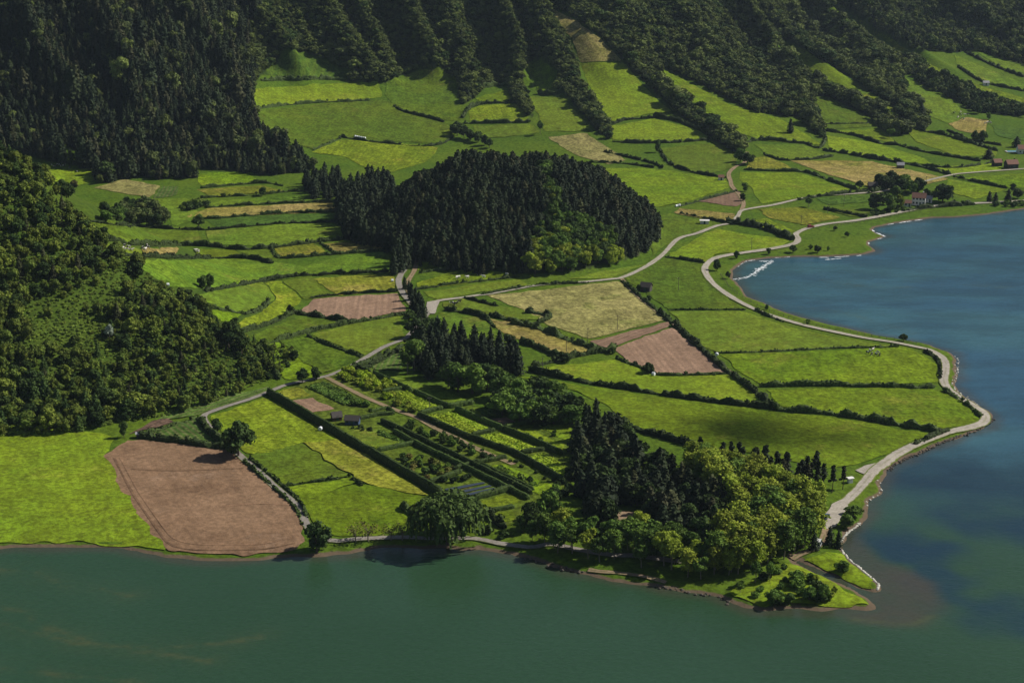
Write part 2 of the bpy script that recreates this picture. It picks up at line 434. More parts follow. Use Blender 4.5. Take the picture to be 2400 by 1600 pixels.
# ------------------------------------------------------------------ woods (outlines surveyed from the viewpoint)
WOOD = {
    'pine_left': P("-300,-200 575,-200 600,0 560,120 588,190 575,245 600,300 645,345 690,365 722,395 712,425 640,422 595,402 520,392 450,388 455,440 400,432 330,405 225,424 214,390 110,372 40,352 -300,330"),
    'laurel_mid': P("560,-200 1290,-200 1262,20 1300,80 1325,140 1335,190 1360,240 1402,300 1402,322 1372,300 1330,252 1298,212 1272,212 1272,165 1240,135 1205,150 1200,190 1215,235 1225,270 1205,262 1185,232 1172,200 1140,188 1115,200 1085,228 1062,242 1050,180 1010,157 960,162 880,192 800,186 790,160 740,138 665,112 605,170 585,190 560,120 600,0"),
    'laurel_right': P("1290,-200 2000,-200 1905,5 2035,92 2090,125 2120,165 2068,175 2075,222 2135,272 2122,302 2060,262 2048,240 1985,203 1920,158 1820,96 1785,90 1865,168 1950,212 2040,268 2132,342 2112,352 2030,297 1950,250 1865,222 1880,260 1892,320 1868,300 1848,268 1810,268 1790,264 1740,260 1690,235 1600,190 1505,150 1530,200 1570,232 1640,288 1705,335 1705,368 1680,345 1630,312 1560,262 1510,215 1470,175 1430,137 1380,86 1310,38 1262,12"),
    'far_wood': P("1910,-200 2600,-200 2600,190 2352,150 2240,115 2190,122 2090,112 2040,82 1908,3"),
    'far_scrub': P("2110,165 2190,190 2260,225 2352,250 2352,272 2290,262 2230,255 2190,230 2130,205 2100,185"),
}
CLEAR = [P("1783,88 1825,98 1922,158 1992,203 1990,224 1945,224 1862,190 1788,114"), P("1898,8 2040,83 2094,118 2096,142 2072,142 2022,110 1898,28"), P("1202,150 1240,131 1282,160 1278,226 1232,226"), P("1954,212 2000,210 2064,250 2052,278"), P("1862,222 1905,222 2005,272 2000,290 1880,262"), P("1505,150 1565,172 1690,236 1690,262 1560,205"), P("112,350 150,336 200,356 208,374 150,370"), P("0,222 60,240 50,256 0,246"), P("600,182 660,112 745,138 805,165 795,190 700,182"), P("1258,12 1315,38 1385,88 1435,145 1330,142 1312,95"), P("395,290 420,292 428,325 412,330")]

# ------------------------------------------------------------------ terrain sheet
us = np.linspace(-0.50, 0.52, 600)
ys = np.exp(np.linspace(math.log(395), math.log(2380), 520))
U, Yv = np.meshgrid(us, ys, indexing='ij')
Xv = U * Yv
Zv = hsample(Xv, Yv)
def grid_faces(n, m):
    i, j = np.meshgrid(np.arange(n - 1), np.arange(m - 1), indexing='ij')
    a = (i * m + j).ravel()
    return np.stack([a, a + m, a + m + 1, a + 1], 1)
terrain = obj_from('terrain', np.stack([Xv, Yv, Zv], -1).reshape(-1, 3), grid_faces(len(us), len(ys)), MAT['land'], smooth=True)
pxv, pyv = project(Xv, Yv, Zv)
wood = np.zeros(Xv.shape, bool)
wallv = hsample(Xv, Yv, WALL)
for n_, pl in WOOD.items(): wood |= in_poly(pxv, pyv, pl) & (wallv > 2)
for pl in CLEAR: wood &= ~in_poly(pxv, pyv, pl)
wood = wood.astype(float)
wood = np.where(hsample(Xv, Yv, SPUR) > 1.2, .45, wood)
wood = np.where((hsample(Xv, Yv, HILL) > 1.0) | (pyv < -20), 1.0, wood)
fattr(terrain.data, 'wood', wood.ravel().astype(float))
tag(terrain, 'grassy lake plain rising to the steep wooded crater wall', 'terrain', kind='structure')

# ------------------------------------------------------------------ lake
us = np.linspace(-0.52, 0.75, 400); ys = np.exp(np.linspace(math.log(250), math.log(1500), 440))
U, Yw = np.meshgrid(us, ys, indexing='ij'); Xw = U * Yw
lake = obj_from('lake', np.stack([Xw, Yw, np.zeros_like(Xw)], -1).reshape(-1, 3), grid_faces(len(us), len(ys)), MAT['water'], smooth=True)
wx, wy = project(Xw, Yw, np.zeros_like(Xw))
bl = smooth(440, 590, Yw + (vnoise(Xw / 40, Yw / 40) - .5) * 24) * smooth(40, 170, Xw)
plume = on_plane(P("1880,1404 1995,1180 1978,1222 1981,1252 2018,1282 2088,1308 2155,1335 2178,1372 2168,1408 2118,1438 2051,1442 1968,1427 1901,1409"))[:, :2]
plume = np.vstack([plume[:1], on_plane(P("2000,1398 1930,1260 1940,1215 1985,1185"))[:, :2], plume[1:]])
wob = (vnoise(Xw / 9, Yw / 9) - .5) * 3.5
pd, _ = seg_dist(Xw, Yw, plume, True)
pin = np.where(in_poly(Xw, Yw, plume), pd, -pd) + wob
silt = smooth(-2.5, 4.0, pin)
shd, _ = seg_dist(Xw, Yw, shore)
silt = np.maximum(silt, 0.75 * smooth(7, 1, shd + wob))
strk = np.zeros_like(Xw)
for s in ("-60,1312 60,1310 100,1322 133,1338 150,1345", "-60,1380 57,1405 83,1430 117,1455 157,1472 233,1480 333,1486 400,1485 500,1476 600,1462", "233,1348 270,1360 300,1368", "0,1430 70,1450 140,1468", "110,1440 150,1452 200,1470", "300,1492 400,1505 480,1518",
          "-40,1530 100,1545 250,1560 320,1568", "1880,640 1960,655 2060,660 2200,655 2352,662", "1700,690 1900,712 2000,735 2100,768", "1960,1420 2080,1432 2150,1412"):
    w = on_plane(curve(P(s)))[:, :2]
    d_, p_ = seg_dist(Xw, Yw, w)
    strk = np.maximum(strk, np.exp(-((d_ + wob * .3) / .9) ** 2) * .75 + .22 * np.exp(-(d_ / 6) ** 2))
lake_shade = np.zeros_like(Xw)  # mask of the shade patches painted on the lake
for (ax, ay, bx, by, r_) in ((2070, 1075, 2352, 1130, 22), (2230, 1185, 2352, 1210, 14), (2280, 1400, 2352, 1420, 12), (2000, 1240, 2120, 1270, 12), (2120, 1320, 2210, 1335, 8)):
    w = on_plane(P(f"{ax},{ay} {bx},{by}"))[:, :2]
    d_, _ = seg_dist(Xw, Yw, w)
    lake_shade = np.maximum(lake_shade, smooth(r_ * 1.6, r_ * .3, d_ + wob * 3))
for n_, v_ in (('blue', bl), ('silt', silt), ('streak', strk * (1 - .55 * smooth(560, 700, Yw))), ('lake_shade', lake_shade)): fattr(lake.data, n_, v_.ravel())
tag(lake, 'calm lake, dark green in front and blue on the right', 'lake', kind='structure')

# ------------------------------------------------------------------ fields
def drape(name, world_xy, mat, lift, spacing=None, rowdir=None, jitter=0.0):
    w = np.asarray(world_xy)
    if jitter:
        w = w + np.stack([(vnoise(w[:, 0] / 5, w[:, 1] / 5) - .5), (vnoise(w[:, 0] / 5 + 31, w[:, 1] / 5) - .5)], 1) * jitter
    lo, hi = w.min(0), w.max(0)
    sp = spacing or min(9.0, max(2.5, math.sqrt(max((hi - lo).prod(), 1)) / 16))
    ax = np.arange(lo[0] + sp / 2, hi[0], sp); ay = np.arange(lo[1] + sp / 2, hi[1], sp)
    A, B_ = np.meshgrid(ax, ay); A = A.ravel(); B_ = B_.ravel()
    if len(A):
        ins = in_poly(A, B_, w)
        dd, _ = seg_dist(A, B_, w, True)
        keep = ins & (dd > sp * .35)
        pts = np.vstack([w, np.stack([A[keep], B_[keep]], 1)])
    else: pts = w
    n = len(w)
    o0 = pts.mean(0)
    vs, es, fs, *_ = delaunay_2d_cdt([Vector(p - o0) for p in pts], [], [list(range(n))], 1, 1e-4)
    v = np.array([(p.x, p.y) for p in vs]) + o0
    z = hsample(v[:, 0], v[:, 1]) + lift
    f = [list(t) for t in fs]
    for t in f:
        a, b, c = (v[i] for i in t[:3])
        if (b[0] - a[0]) * (c[1] - a[1]) - (b[1] - a[1]) * (c[0] - a[0]) < 0: t.reverse()
    o = obj_from(name, np.column_stack([v, z]), f, mat, smooth=True)
    if rowdir is None:
        e = np.diff(np.vstack([w, w[:1]]), axis=0)
        cov = (e.T * np.hypot(*e.T)) @ e
        ev, evec = np.linalg.eigh(cov); rowdir = evec[:, -1]
    fattr(o.data, 'rowu', v @ np.array([-rowdir[1], rowdir[0]])); fattr(o.data, 'rowv', v @ np.asarray(rowdir))
    return o

def dens(pl, step=9.0):
    return resample(np.vstack([pl, pl[:1]]), step)[:-1]

NAMES = {'G1': 'meadow', 'G2': 'meadow', 'G3': 'meadow', 'Y': 'hay_meadow', 'YG': 'meadow', 'S': 'straw_field', 'T': 'stubble_field', 'B': 'ploughed_field', 'BP': 'ploughed_field', 'DS': 'ploughed_field', 'V': 'vegetable_field', 'FR': 'fern_slope', 'H': 'hay_slope', 'GD': 'garden_plot'}
ADJ = {'G1': 'bright green meadow', 'G2': 'green pasture', 'G3': 'dark green pasture', 'Y': 'yellow dry meadow', 'YG': 'yellow-green meadow', 'S': 'pale straw field', 'T': 'tan stubble field', 'B': 'brown ploughed field', 'BP': 'pale brown ploughed field', 'DS': 'dark bare soil', 'V': 'leafy vegetable field', 'FR': 'ferny green slope', 'H': 'dry tan hay slope', 'GD': 'garden plot'}
FIELDS = """G1|filling the front left corner above the lake|-160,955 0,958 60,962 130,985 200,990 262,1003 255,1030 240,1048 285,1125 340,1210 383,1264 333,1259 283,1250 200,1247 100,1247 33,1247 -160,1256
B|on the front lakeshore, the largest|240,1048 290,1010 400,1020 525,1032 570,1062 640,1120 688,1172 697,1230 690,1263 600,1273 530,1276 450,1273 383,1264 340,1210 285,1125
V|in the triangle above the big brown field|332,1000 370,990 450,963 505,1020 420,1012
V|running as a long strip under the wooded spur|363,965 433,932 533,905 617,889 617,900 567,917 483,942 417,962
DS|at the lower end of the long vegetable strip|300,998 345,968 385,962 400,968 350,985
YG|above the lone round tree by the lane|484,955 614,912 735,985 770,1008 700,1018 590,1046 562,1040 505,985
G2|right of the lane below the lone round tree|566,1050 600,1037 700,1019 800,1095 655,1114 610,1080
Y|slanting along the outer garden hedge|703,1018 770,1008 870,1063 985,1138 870,1120 810,1097
G1|in a narrow strip between two low banks near the lane|657,1118 810,1098 825,1110 700,1139 678,1137
G1|behind the willow and the shore path|682,1141 830,1112 985,1141 960,1170 925,1200 880,1229 780,1234 718,1214 706,1180
G2|with a few orange blooms left of the garden corner|645,785 720,775 825,820 745,860 690,830
G1|at the right foot of the wooded spur|592,800 640,785 690,830 740,862 655,874
G2|left of the lane trees, under the round brown field|575,770 690,728 800,741 705,768 600,792
G2|beside the grove, right of the diagonal hedge|715,770 810,743 920,725 928,775 835,815
YG|curving as a bright swath left of the brown field|610,650 645,645 695,690 660,715 600,745 545,758 530,750 600,715 635,690
G2|inside the curved hedge behind the spur tip|442,680 600,645 610,655 632,690 562,718 520,712
G1|squeezed between the spur trees and the curved hedge|450,702 560,717 535,745 512,740
G2|between the bright swath and the brown field|650,645 715,635 760,680 700,690
Y|above the brown field by the lane trees|720,640 830,632 905,635 910,668 775,679
BP|left of the lane trees in mid valley|687,720 717,687 915,673 930,713 820,737 740,727
G2|stretching across the valley with the two round bushes below|285,594 400,600 560,590 700,612 800,586 890,580 895,628 720,634 560,653 470,664 390,658
T|with grazing cattle beside the spur|322,570 412,568 402,592 335,590
G2|where dark cattle graze next to the spur|240,560 322,572 330,590 285,592
G1|in a small block right of the cattle|445,572 540,575 560,592 450,592
G2|wedged left of the small yellow square|542,575 612,569 645,591 600,598
Y|in a small square between clipped hedges|627,571 720,558 753,581 645,591
T|left of the lane conifers under the round hill|742,561 850,553 900,572 770,581
G2|left half of the broad band behind the spur|207,508 330,516 450,526 470,560 300,560 232,548
G2|right half of the broad band left of the round hill|470,531 640,516 780,512 800,545 620,567 480,560
G3|in a thin strip below the long tan field|470,502 640,495 780,490 775,508 500,524
T|in a long band left of the round hill|420,500 480,479 760,465 775,487 440,500
G2|in a thin strip above the long tan field|420,472 560,456 700,450 720,464 480,477
Y|in a short band with one small tree|455,436 600,426 655,440 480,453
G1|at the foot of the left pine wood|452,401 540,393 590,408 590,419 460,430
S|tilted, below the left pine wood|217,432 280,412 370,428 345,455
V|beside the tilted straw field|372,428 410,430 405,450 350,457
G1|at the far left behind the spur|108,392 215,387 230,410 180,428 110,412
G2|around the dark clump of trees at left|340,457 430,456 470,500 400,520 380,490
G1|high up under the laurel wood|568,207 700,196 870,188 880,225 740,234 575,250
G2|broadest of the upper slope|577,256 740,240 880,228 920,246 1000,275 1050,300 1010,330 850,324 780,314 722,344 640,320
G2|right of the broad upper slope, under the gullies|885,190 960,163 1010,158 1047,180 1060,242 1058,280 1000,272 905,244 885,220
YG|behind the left shoulder of the round hill|717,350 780,321 900,329 1010,339 980,372 900,396 860,400 800,362
G1|small and upper of two enclosed by trees|1090,226 1165,206 1178,231 1112,240
YG|small, hedged all round, above the round hill|1077,251 1112,241 1190,239 1215,270 1200,280 1080,278
G2|just above the top of the round hill|1087,290 1218,285 1240,305 1160,315 1092,320
G1|in the wooded hollow between two gullies|1208,150 1240,137 1272,165 1270,205 1236,212
G2|below the wooded hollow|1215,222 1294,226 1345,280 1342,302 1252,302
S|above the right shoulder of the round hill|1257,316 1345,306 1440,370 1400,378 1330,360
H|high between two wooded ridges|1260,15 1310,40 1380,90 1432,143 1332,141 1318,100
G1|below the dry hay slope|1332,143 1435,146 1480,200 1540,255 1450,270 1408,280 1380,250 1350,190
G1|oval, enclosed by a curved hedge|1407,290 1500,273 1600,296 1628,318 1480,327 1407,322
G1|long, falling beside the dark wooded rib|1507,152 1560,178 1680,242 1790,272 1890,335 1850,331 1750,324 1650,290 1570,218
G2|behind the lane junction, right of the poplar|1517,342 1600,332 1698,337 1690,385 1612,404 1552,386
G1|big and smooth, right of the round hill|1372,387 1480,386 1660,407 1680,430 1580,464 1500,478 1460,450
BP|above the road fork|1600,462 1695,441 1705,470 1690,475
T|below the small brown field at the road fork|1562,479 1690,492 1680,514 1622,504 1545,490
G2|between the round hill and the white road|1502,496 1540,491 1620,510 1640,520 1560,546 1512,578 1495,600
G1|in the wedge of the two roads|1645,527 1818,553 1790,568 1650,584 1622,603 1530,589 1602,546
G1|bright and wide, above the upper road|1702,396 1830,396 1955,435 1850,455 1750,469 1722,430 1697,410
Y|small pointed, above the bright wide meadow|1722,366 1760,359 1828,390 1712,391
T|long, above the white house|1812,369 2000,371 2178,411 2130,424 2000,430 1900,401
G2|tucked left of the long tan field|1732,331 1850,334 1905,360 1800,367 1762,355
G1|long, right of the round tree clump|1897,312 2000,326 2130,366 2140,380 1990,360 1907,345
G2|high, right of the dark wooded rib|1872,227 1900,226 2000,275 2030,290 1892,299 1882,262
G1|thin, below the high pasture|1897,302 2030,296 2060,332 2000,318
G1|steep narrow strip among the woods|1787,91 1820,100 1920,160 1985,205 1952,205 1870,170
YG|small, at the end of the steep strip|1957,216 2000,216 2055,250 2040,260
G2|steep, upper right below the far wood|2072,177 2170,212 2220,268 2180,285 2120,260 2077,220
T|where cattle lie, upper right|2180,285 2220,270 2270,277 2260,312 2200,300
G1|below the lying cattle|2077,291 2150,301 2290,346 2288,360 2200,359 2100,325
G2|lower of the two far right hill meadows|2190,126 2400,212 2400,224 2250,182 2200,152
G2|upper of the two far right hill meadows|2242,118 2400,172 2400,186 2290,152
YG|long pale strip beside the far wood|1902,10 2040,87 2090,120 2200,182 2400,240 2400,250 2200,197 2080,127 2030,92
G1|by the right edge above the conifer row|2192,410 2400,396 2400,434 2322,432
G1|right of the white house|2177,412 2310,435 2242,458 2172,440
Y|between the shore road and the upper road|1742,481 1840,476 1935,500 1850,518 1762,500
G3|left of the white house|1872,456 2000,446 2008,464 1902,471
G2|small, left of the house garden|1892,481 1992,481 2000,490 1960,500
G3|at the right edge by the pool|2277,286 2400,302 2400,332 2292,314
G1|by the red roofed house|2150,386 2300,372 2300,392 2190,402
YG|little, beside the dense hedge row|1702,511 1758,501 1828,531 1800,541
S|largest, in the middle of the plain|1118,680 1420,646 1530,735 1357,779 1252,745 1202,711
G2|with black cattle below the crossroads|1012,696 1070,686 1140,701 1262,722 1258,735 1200,735 1100,719 1022,712
T|long tapering, below the pale straw field|1117,731 1180,741 1242,761 1360,805 1340,817 1280,819 1200,785 1152,760
G2|above the conifer grove|1007,716 1110,731 1158,780 1150,790 1012,770
BP|thin strip below the straw field|1357,785 1535,740 1545,747 1402,799 1387,797
BP|triangular, right of the plain|1407,801 1545,752 1665,855 1512,859 1442,830
G2|with the small barn|1437,641 1500,607 1530,593 1615,606 1640,660 1700,709 1532,711 1492,680
G2|olive, along the bay road|1537,716 1710,716 1800,747 1900,772 2060,796 1900,801 1652,811 1602,790
G1|with a pale patch and horses by the road bend|1657,815 1900,805 2085,798 2150,832 2155,878 1980,887 1750,884 1692,850
G1|inside the hairpin of the shore road|1762,896 1960,891 2150,894 2200,912 2248,955 2238,973 2150,989 1962,956 1792,936
G1|between the two plain hedges|1217,846 1330,836 1410,826 1500,861 1678,861 1772,934 1550,909 1352,879
G1|long, behind the peninsula wood|1190,862 1340,886 1550,916 1780,946 1960,966 2130,997 2000,1060 1900,1076 1750,1046 1600,1022 1450,986 1400,932 1300,892
G1|little, right of the lane cypress|957,602 1040,606 962,625
YG|with white sheep below the round hill|957,652 1050,621 1180,626 1192,636 1050,654 962,664
G2|thin, above the crossroads|972,671 1195,641 1210,655 1002,689
G2|at the foot of the hill along the white road|1302,640 1490,605 1402,639
V|behind the garden by the grove|852,846 918,802 925,830 930,852 872,850
G2|shaded, between garden and grove|882,858 1000,890 1090,925 1030,932 950,896
G1|on the tip of the peninsula|1680,1368 1720,1330 1800,1295 1832,1298 1930,1347 2003,1392 1935,1393 1818,1391 1760,1393
G1|on the narrow spit beyond the inlet|1850,1290 1890,1268 1932,1275 1975,1310 2005,1338 2008,1352 1980,1345 1930,1322
GD|covering the walled vegetable garden|622,906 700,880 760,858 830,838 960,890 1100,935 1310,985 1320,1105 1240,1150 1160,1212 1014,1140 800,1015
Y|small, in the upper left garden corner|632,902 680,890 717,910 662,921
BP|small, in the upper left of the garden|664,924 717,915 765,940 712,951
BP|small, behind the round tree grove in the garden|1121,965 1164,959 1190,972 1154,982
YG|in the garden right of the tea rows|1183,989 1221,983 1294,1022 1288,1037 1265,1032
G1|lawn beside the peninsula conifers|1233,979 1308,980 1304,1014
G2|in the lower left of the garden|792,995 827,985 867,990 942,1019 866,1034
G1|lawn strip along the lower garden hedge|1114,1074 1157,1066 1300,1128 1250,1140 1222,1130
YG|first of two small lawns by the willow|1102,1155 1177,1136 1211,1148 1116,1174
FR|below the laurel wood, a steep triangle|605,172 640,140 664,116 742,141 798,166 790,182 700,180
YG|second of two small lawns by the willow|1122,1183 1181,1172 1184,1192 1152,1204"""
field_polys = []
LIFT = {'BP': .34, 'V': .30}
for i, line in enumerate(FIELDS.split('\n')):
    t, where, pts = line.split('|')
    w = on_ground(dens(P(pts)))[:, :2]
    field_polys.append(w)
    lift = 0.22 + (0.12 if 'garden' in where and t != 'GD' else 0.0) + (0.1 if 'small lawns' in where or 'lawn ' in where else 0.0)
    if 'lawn strip' in where or 'lawn beside' in where: lift = .36
    o = drape(NAMES[t], w, MAT[t], lift, jitter=2.6)
    tag(o, ADJ[t] + ' ' + where, 'field', kind='structure')

tv = np.empty(len(terrain.data.vertices) * 3, np.float32); terrain.data.vertices.foreach_get('co', tv); tv = tv.reshape(-1, 3)
for w in field_polys:                                              # the turf sheets lie in shallow beds of the terrain
    lo, hi = w.min(0), w.max(0)
    i = np.where((tv[:, 0] > lo[0]) & (tv[:, 0] < hi[0]) & (tv[:, 1] > lo[1]) & (tv[:, 1] < hi[1]))[0]
    i = i[in_poly(tv[i, 0], tv[i, 1], w)]
    d_, _ = seg_dist(tv[i, 0], tv[i, 1], w, True)
    base_ = hsample(tv[i, 0], tv[i, 1])
    tv[i, 2] = np.minimum(tv[i, 2], base_ - .55 * smooth(.3, 2.5, d_))
terrain.data.vertices.foreach_set('co', tv.ravel())
# ------------------------------------------------------------------ roads and tracks
def ribbon(name, dpts, width, mat, lift, label=None, parent=None, cat='road', step=3.0, wvar=0.12, kind='structure'):
    w = on_ground(curve(P(dpts), sub=5))[:, :2]
    w = resample(w, step)
    t = np.gradient(w, axis=0); t /= np.hypot(*t.T)[:, None] + 1e-9
    nrm = np.stack([-t[:, 1], t[:, 0]], 1)
    acr = np.array([-1, -.55, 0, .55, 1])
    wid = (width / 2) * (1 + wvar * (vnoise(w[:, 0] / 9, w[:, 1] / 9) - .5) * 2)
    v = w[:, None, :] + nrm[:, None, :] * (acr[None, :, None] * wid[:, None, None])
    v = v.reshape(-1, 2)
    z = hsample(v[:, 0], v[:, 1]) + lift
    o = obj_from(name, np.column_stack([v, z]), grid_faces(len(w), 5)[:, ::-1], mat, parent, smooth=True)
    fattr(o.data, 'rowu', np.tile(acr, len(w)))
    if label: tag(o, label, cat, kind=kind)
    return o
SHORE_ROAD = "1898,1205 1921,1172 1955,1142 1981,1115 2008,1082 2035,1062 2058,1045 2088,1029 2135,1009 2185,992 2235,980 2261,969 2263,952 2248,939 2218,922 2191,905 2171,885 2168,869 2173,849 2171,832 2161,819 2135,805 2101,797 2051,787 1985,777 1901,760 1851,749 1801,735 1755,720 1718,704 1678,682 1641,655 1621,629 1621,612 1641,595 1685,585 1755,575 1801,567 1828,559 1833,549 1828,539 1845,529 1868,522 1901,515 1968,507 2035,495 2118,478 2168,472 2235,468 2301,465 2420,458"
ribbon('shore_road', SHORE_ROAD, 3.9, MAT['road'], .42, 'pale gravel road winding along the blue lakeshore', step=2.0)
ribbon('valley_road', "985,716 995,698 1011,691 1067,684 1091,680 1134,674 1234,656 1334,649 1404,642 1427,639 1461,625 1494,607 1524,584 1557,550 1601,537 1645,520 1678,513 1695,497 1703,485 1735,478 1775,472 1818,462 1868,452 1935,447 2011,442 2061,433 2175,405 2235,397 2420,384", 3.2, MAT['road'], .38, 'pale road crossing the plain behind the straw field')
ribbon('farm_lane', "1703,485 1708,468 1700,450 1682,430 1678,417 1674,400 1688,385 1712,372 1716,350", 3.2, MAT['dirt'], .36, 'narrow lane climbing from the road fork past a shed')
ribbon('farm_lane', "947,592 927,622 917,640 917,655 930,680 955,705 985,716", 3.6, MAT['asph'], .36, 'grey lane under the tall conifers left of the crossroads')
ribbon('farm_lane', "959,592 952,622 937,648 934,682 950,705 985,716", 2.8, MAT['dirt'], .32, 'dirt lane right of the tall conifers above the crossroads')
ribbon('garden_lane', "985,716 965,745 941,769 927,780 884,797 844,820 804,843 765,860 745,866 700,876 660,884 612,903 567,920 527,932 482,948 468,956 471,969 493,995 527,1024 560,1055 597,1087 633,1120 670,1150 693,1180 707,1210 730,1232 763,1243 783,1243 817,1239 884,1236 934,1235 1000,1238 1084,1237 1134,1246 1184,1254 1225,1258 1267,1250 1320,1262 1400,1275 1467,1278 1560,1290 1650,1285", 3.0, MAT['asph'], .34, 'grey lane from the grove round the big brown field to the willow shore')
ribbon('dirt_track', "1427,640 1451,668 1480,694 1517,722 1540,738 1568,764 1635,824 1680,857", 2.4, MAT['dirt'], .34, 'straight dirt track beside the straw field and triangular ploughland')
ribbon('garden_path', "750,868 784,886 844,916 917,946 957,960 1000,985 1050,1008 1100,1034 1180,1068", 2.6, MAT['dirt'], .40, 'brown earth path running down the middle of the garden')
ribbon('footpath', "1351,1309 1367,1312 1417,1316 1477,1324 1530,1338", 1.8, MAT['dirt'], .30, 'sandy footpath along the shore in front of the wood')
ribbon('footpath', "1818,1285 1840,1272 1870,1262 1890,1240 1900,1210", 2.6, MAT['dirt'], .30, 'earth path from the parking place to the inlet')
TRK = field_mat('pressed_dark_soil', (.178, .108, .064), (.195, .118, .071), None, tuft=.2)
FIELD_B = bpy.data.objects['ploughed_field']
for i, s in enumerate(("262,1052 303,1130 355,1208 396,1254 470,1264 600,1262 678,1248", "276,1050 318,1128 370,1203 408,1242 480,1252 600,1250 670,1236", "300,1078 400,1082 560,1076", "505,1165 580,1158 660,1160")):
    ribbon('wheel_track', s, (.7, .7, .9, 1.2)[i], TRK, .30, parent=FIELD_B, wvar=.5)
def patch(name, dpts, mat, lift, label, cat):
    o = drape(name, on_ground(dens(P(dpts), 5))[:, :2], mat, lift, jitter=.8)
    o.data.attributes['rowu'].data.foreach_set('value', np.full(len(o.data.vertices), .4, np.float32))
    tag(o, label, cat, kind='structure')
patch('gravel_yard', "980,695 1010,690 1004,705 1000,722 988,722 978,710", MAT['road'], .44, 'pale gravel crossroads by the lane trees', 'yard')
patch('parking_place', "1884,1213 1893,1185 1912,1158 1935,1150 1955,1140 1948,1165 1930,1190 1918,1212 1900,1218", MAT['road'], .46, 'sandy parking place at the end of the shore road', 'parking')
patch('gravel_yard', "1965,1080 1985,1070 2030,1062 2012,1082 1995,1095", MAT['road'], .28, 'gravel lay-by where the shore road leaves the wood', 'yard')
patch('forest_clearing', "1402,1182 1430,1175 1468,1180 1455,1190 1445,1205 1425,1225 1402,1215", MAT['dirt'], .36, 'bare brown clearing inside the peninsula wood', 'clearing')
patch('forest_clearing', "1350,995 1364,990 1362,1010 1352,1040 1345,1035", MAT['asph'], .36, 'pale earth gap between tall conifers by the garden', 'clearing')
# ------------------------------------------------------------------ plant meshes
def tube(pts, rad, n=6):
    pts = np.asarray(pts, float); vs = []; fs = []
    for i, p in enumerate(pts):
        t = pts[min(i + 1, len(pts) - 1)] - pts[max(i - 1, 0)]; t /= np.linalg.norm(t) + 1e-9
        a = np.cross(t, [0.31, 0.95, 0.1]); a /= np.linalg.norm(a); b = np.cross(t, a)
        for k_ in range(n):
            w = 2 * math.pi * k_ / n
            vs.append(p + (a * math.cos(w) + b * math.sin(w)) * rad[i])
    for i in range(len(pts) - 1):
        for k_ in range(n):
            q_ = (k_ + 1) % n
            fs.append([i * n + k_, i * n + q_, (i + 1) * n + q_, (i + 1) * n + k_])
    fs.append([(len(pts) - 1) * n + k_ for k_ in range(n)])
    return np.array(vs), fs

class Mesh:
    def __init__(s): s.v = []; s.f = []; s.n = 0
    def add(s, v, f):
        v = np.asarray(v, float)
        s.v.append(v); s.f += [[i + s.n for i in t] for t in f]; s.n += len(v)
        return s
    def box(s, x0, x1, y0, y1, z0, z1):
        v = [(x, y, z) for z in (z0, z1) for y in (y0, y1) for x in (x0, x1)]
        return s.add(v, [[0, 2, 3, 1], [4, 5, 7, 6], [0, 1, 5, 4], [2, 6, 7, 3], [0, 4, 6, 2], [1, 3, 7, 5]])
    def data(s, name, mat):
        me = bpy.data.meshes.new(name)
        me.from_pydata(np.vstack(s.v).tolist(), [], s.f)
        me.materials.append(mat)
        return me
    def build(s, name, mat, parent=None):
        o = bpy.data.objects.new(name, s.data(name, mat)); o.parent = parent; COL.objects.link(o)
        return o

def unit(v): return v / (np.linalg.norm(v, axis=-1, keepdims=True) + 1e-9)
def cards(pos, nrm, size, g, asp=1.0, tilt=0.6, axis=None):
    n = len(pos)
    nn = unit(unit(nrm) + g.normal(0, tilt, (n, 3)))
    a = unit(np.cross(nn, g.normal(0, 1, (n, 3)) if axis is None else np.broadcast_to(axis, (n, 3)) + g.normal(0, .12, (n, 3))))
    b = np.cross(nn, a)
    sz = (np.broadcast_to(size, (n,)) * g.uniform(.7, 1.3, n))[:, None] / 2
    v = np.stack([pos - a * sz - b * sz * asp * .75, pos + a * sz - b * sz * asp, pos + a * sz * .8 + b * sz * asp, pos - a * sz + b * sz * asp * .9], 1).reshape(-1, 3)
    i = np.arange(n)[:, None] * 4
    return v, (i + np.array([[0, 1, 2, 3]])).tolist()

_t = (1 + 5 ** .5) / 2
ICO_V = unit(np.array([(-1, _t, 0), (1, _t, 0), (-1, -_t, 0), (1, -_t, 0), (0, -1, _t), (0, 1, _t), (0, -1, -_t), (0, 1, -_t), (_t, 0, -1), (_t, 0, 1), (-_t, 0, -1), (-_t, 0, 1)], float))
ICO_F = [[0, 11, 5], [0, 5, 1], [0, 1, 7], [0, 7, 10], [0, 10, 11], [1, 5, 9], [5, 11, 4], [11, 10, 2], [10, 7, 6], [7, 1, 8], [3, 9, 4], [3, 4, 2], [3, 2, 6], [3, 6, 8], [3, 8, 9], [4, 9, 5], [2, 4, 11], [6, 2, 10], [8, 6, 7], [9, 8, 1]]

def trunk_mesh(seed, H, r, tips, lean=.03):
    g = np.random.default_rng(seed); m = Mesh()
    top = np.array([g.normal(0, lean) * H, g.normal(0, lean) * H, H * .8])
    pts = [np.array([0, 0, -.6]), np.array([0, 0, .4]), top * .5 + g.normal(0, .1, 3), top]
    m.add(*tube(pts, [r * 1.35, r, r * .7, r * .25], 7))
    for c in tips:
        s0 = top * g.uniform(.35, .65)
        m.add(*tube([s0, (s0 + c) / 2 + [0, 0, -.2], c], [r * .42, r * .28, r * .1], 5))
    return m

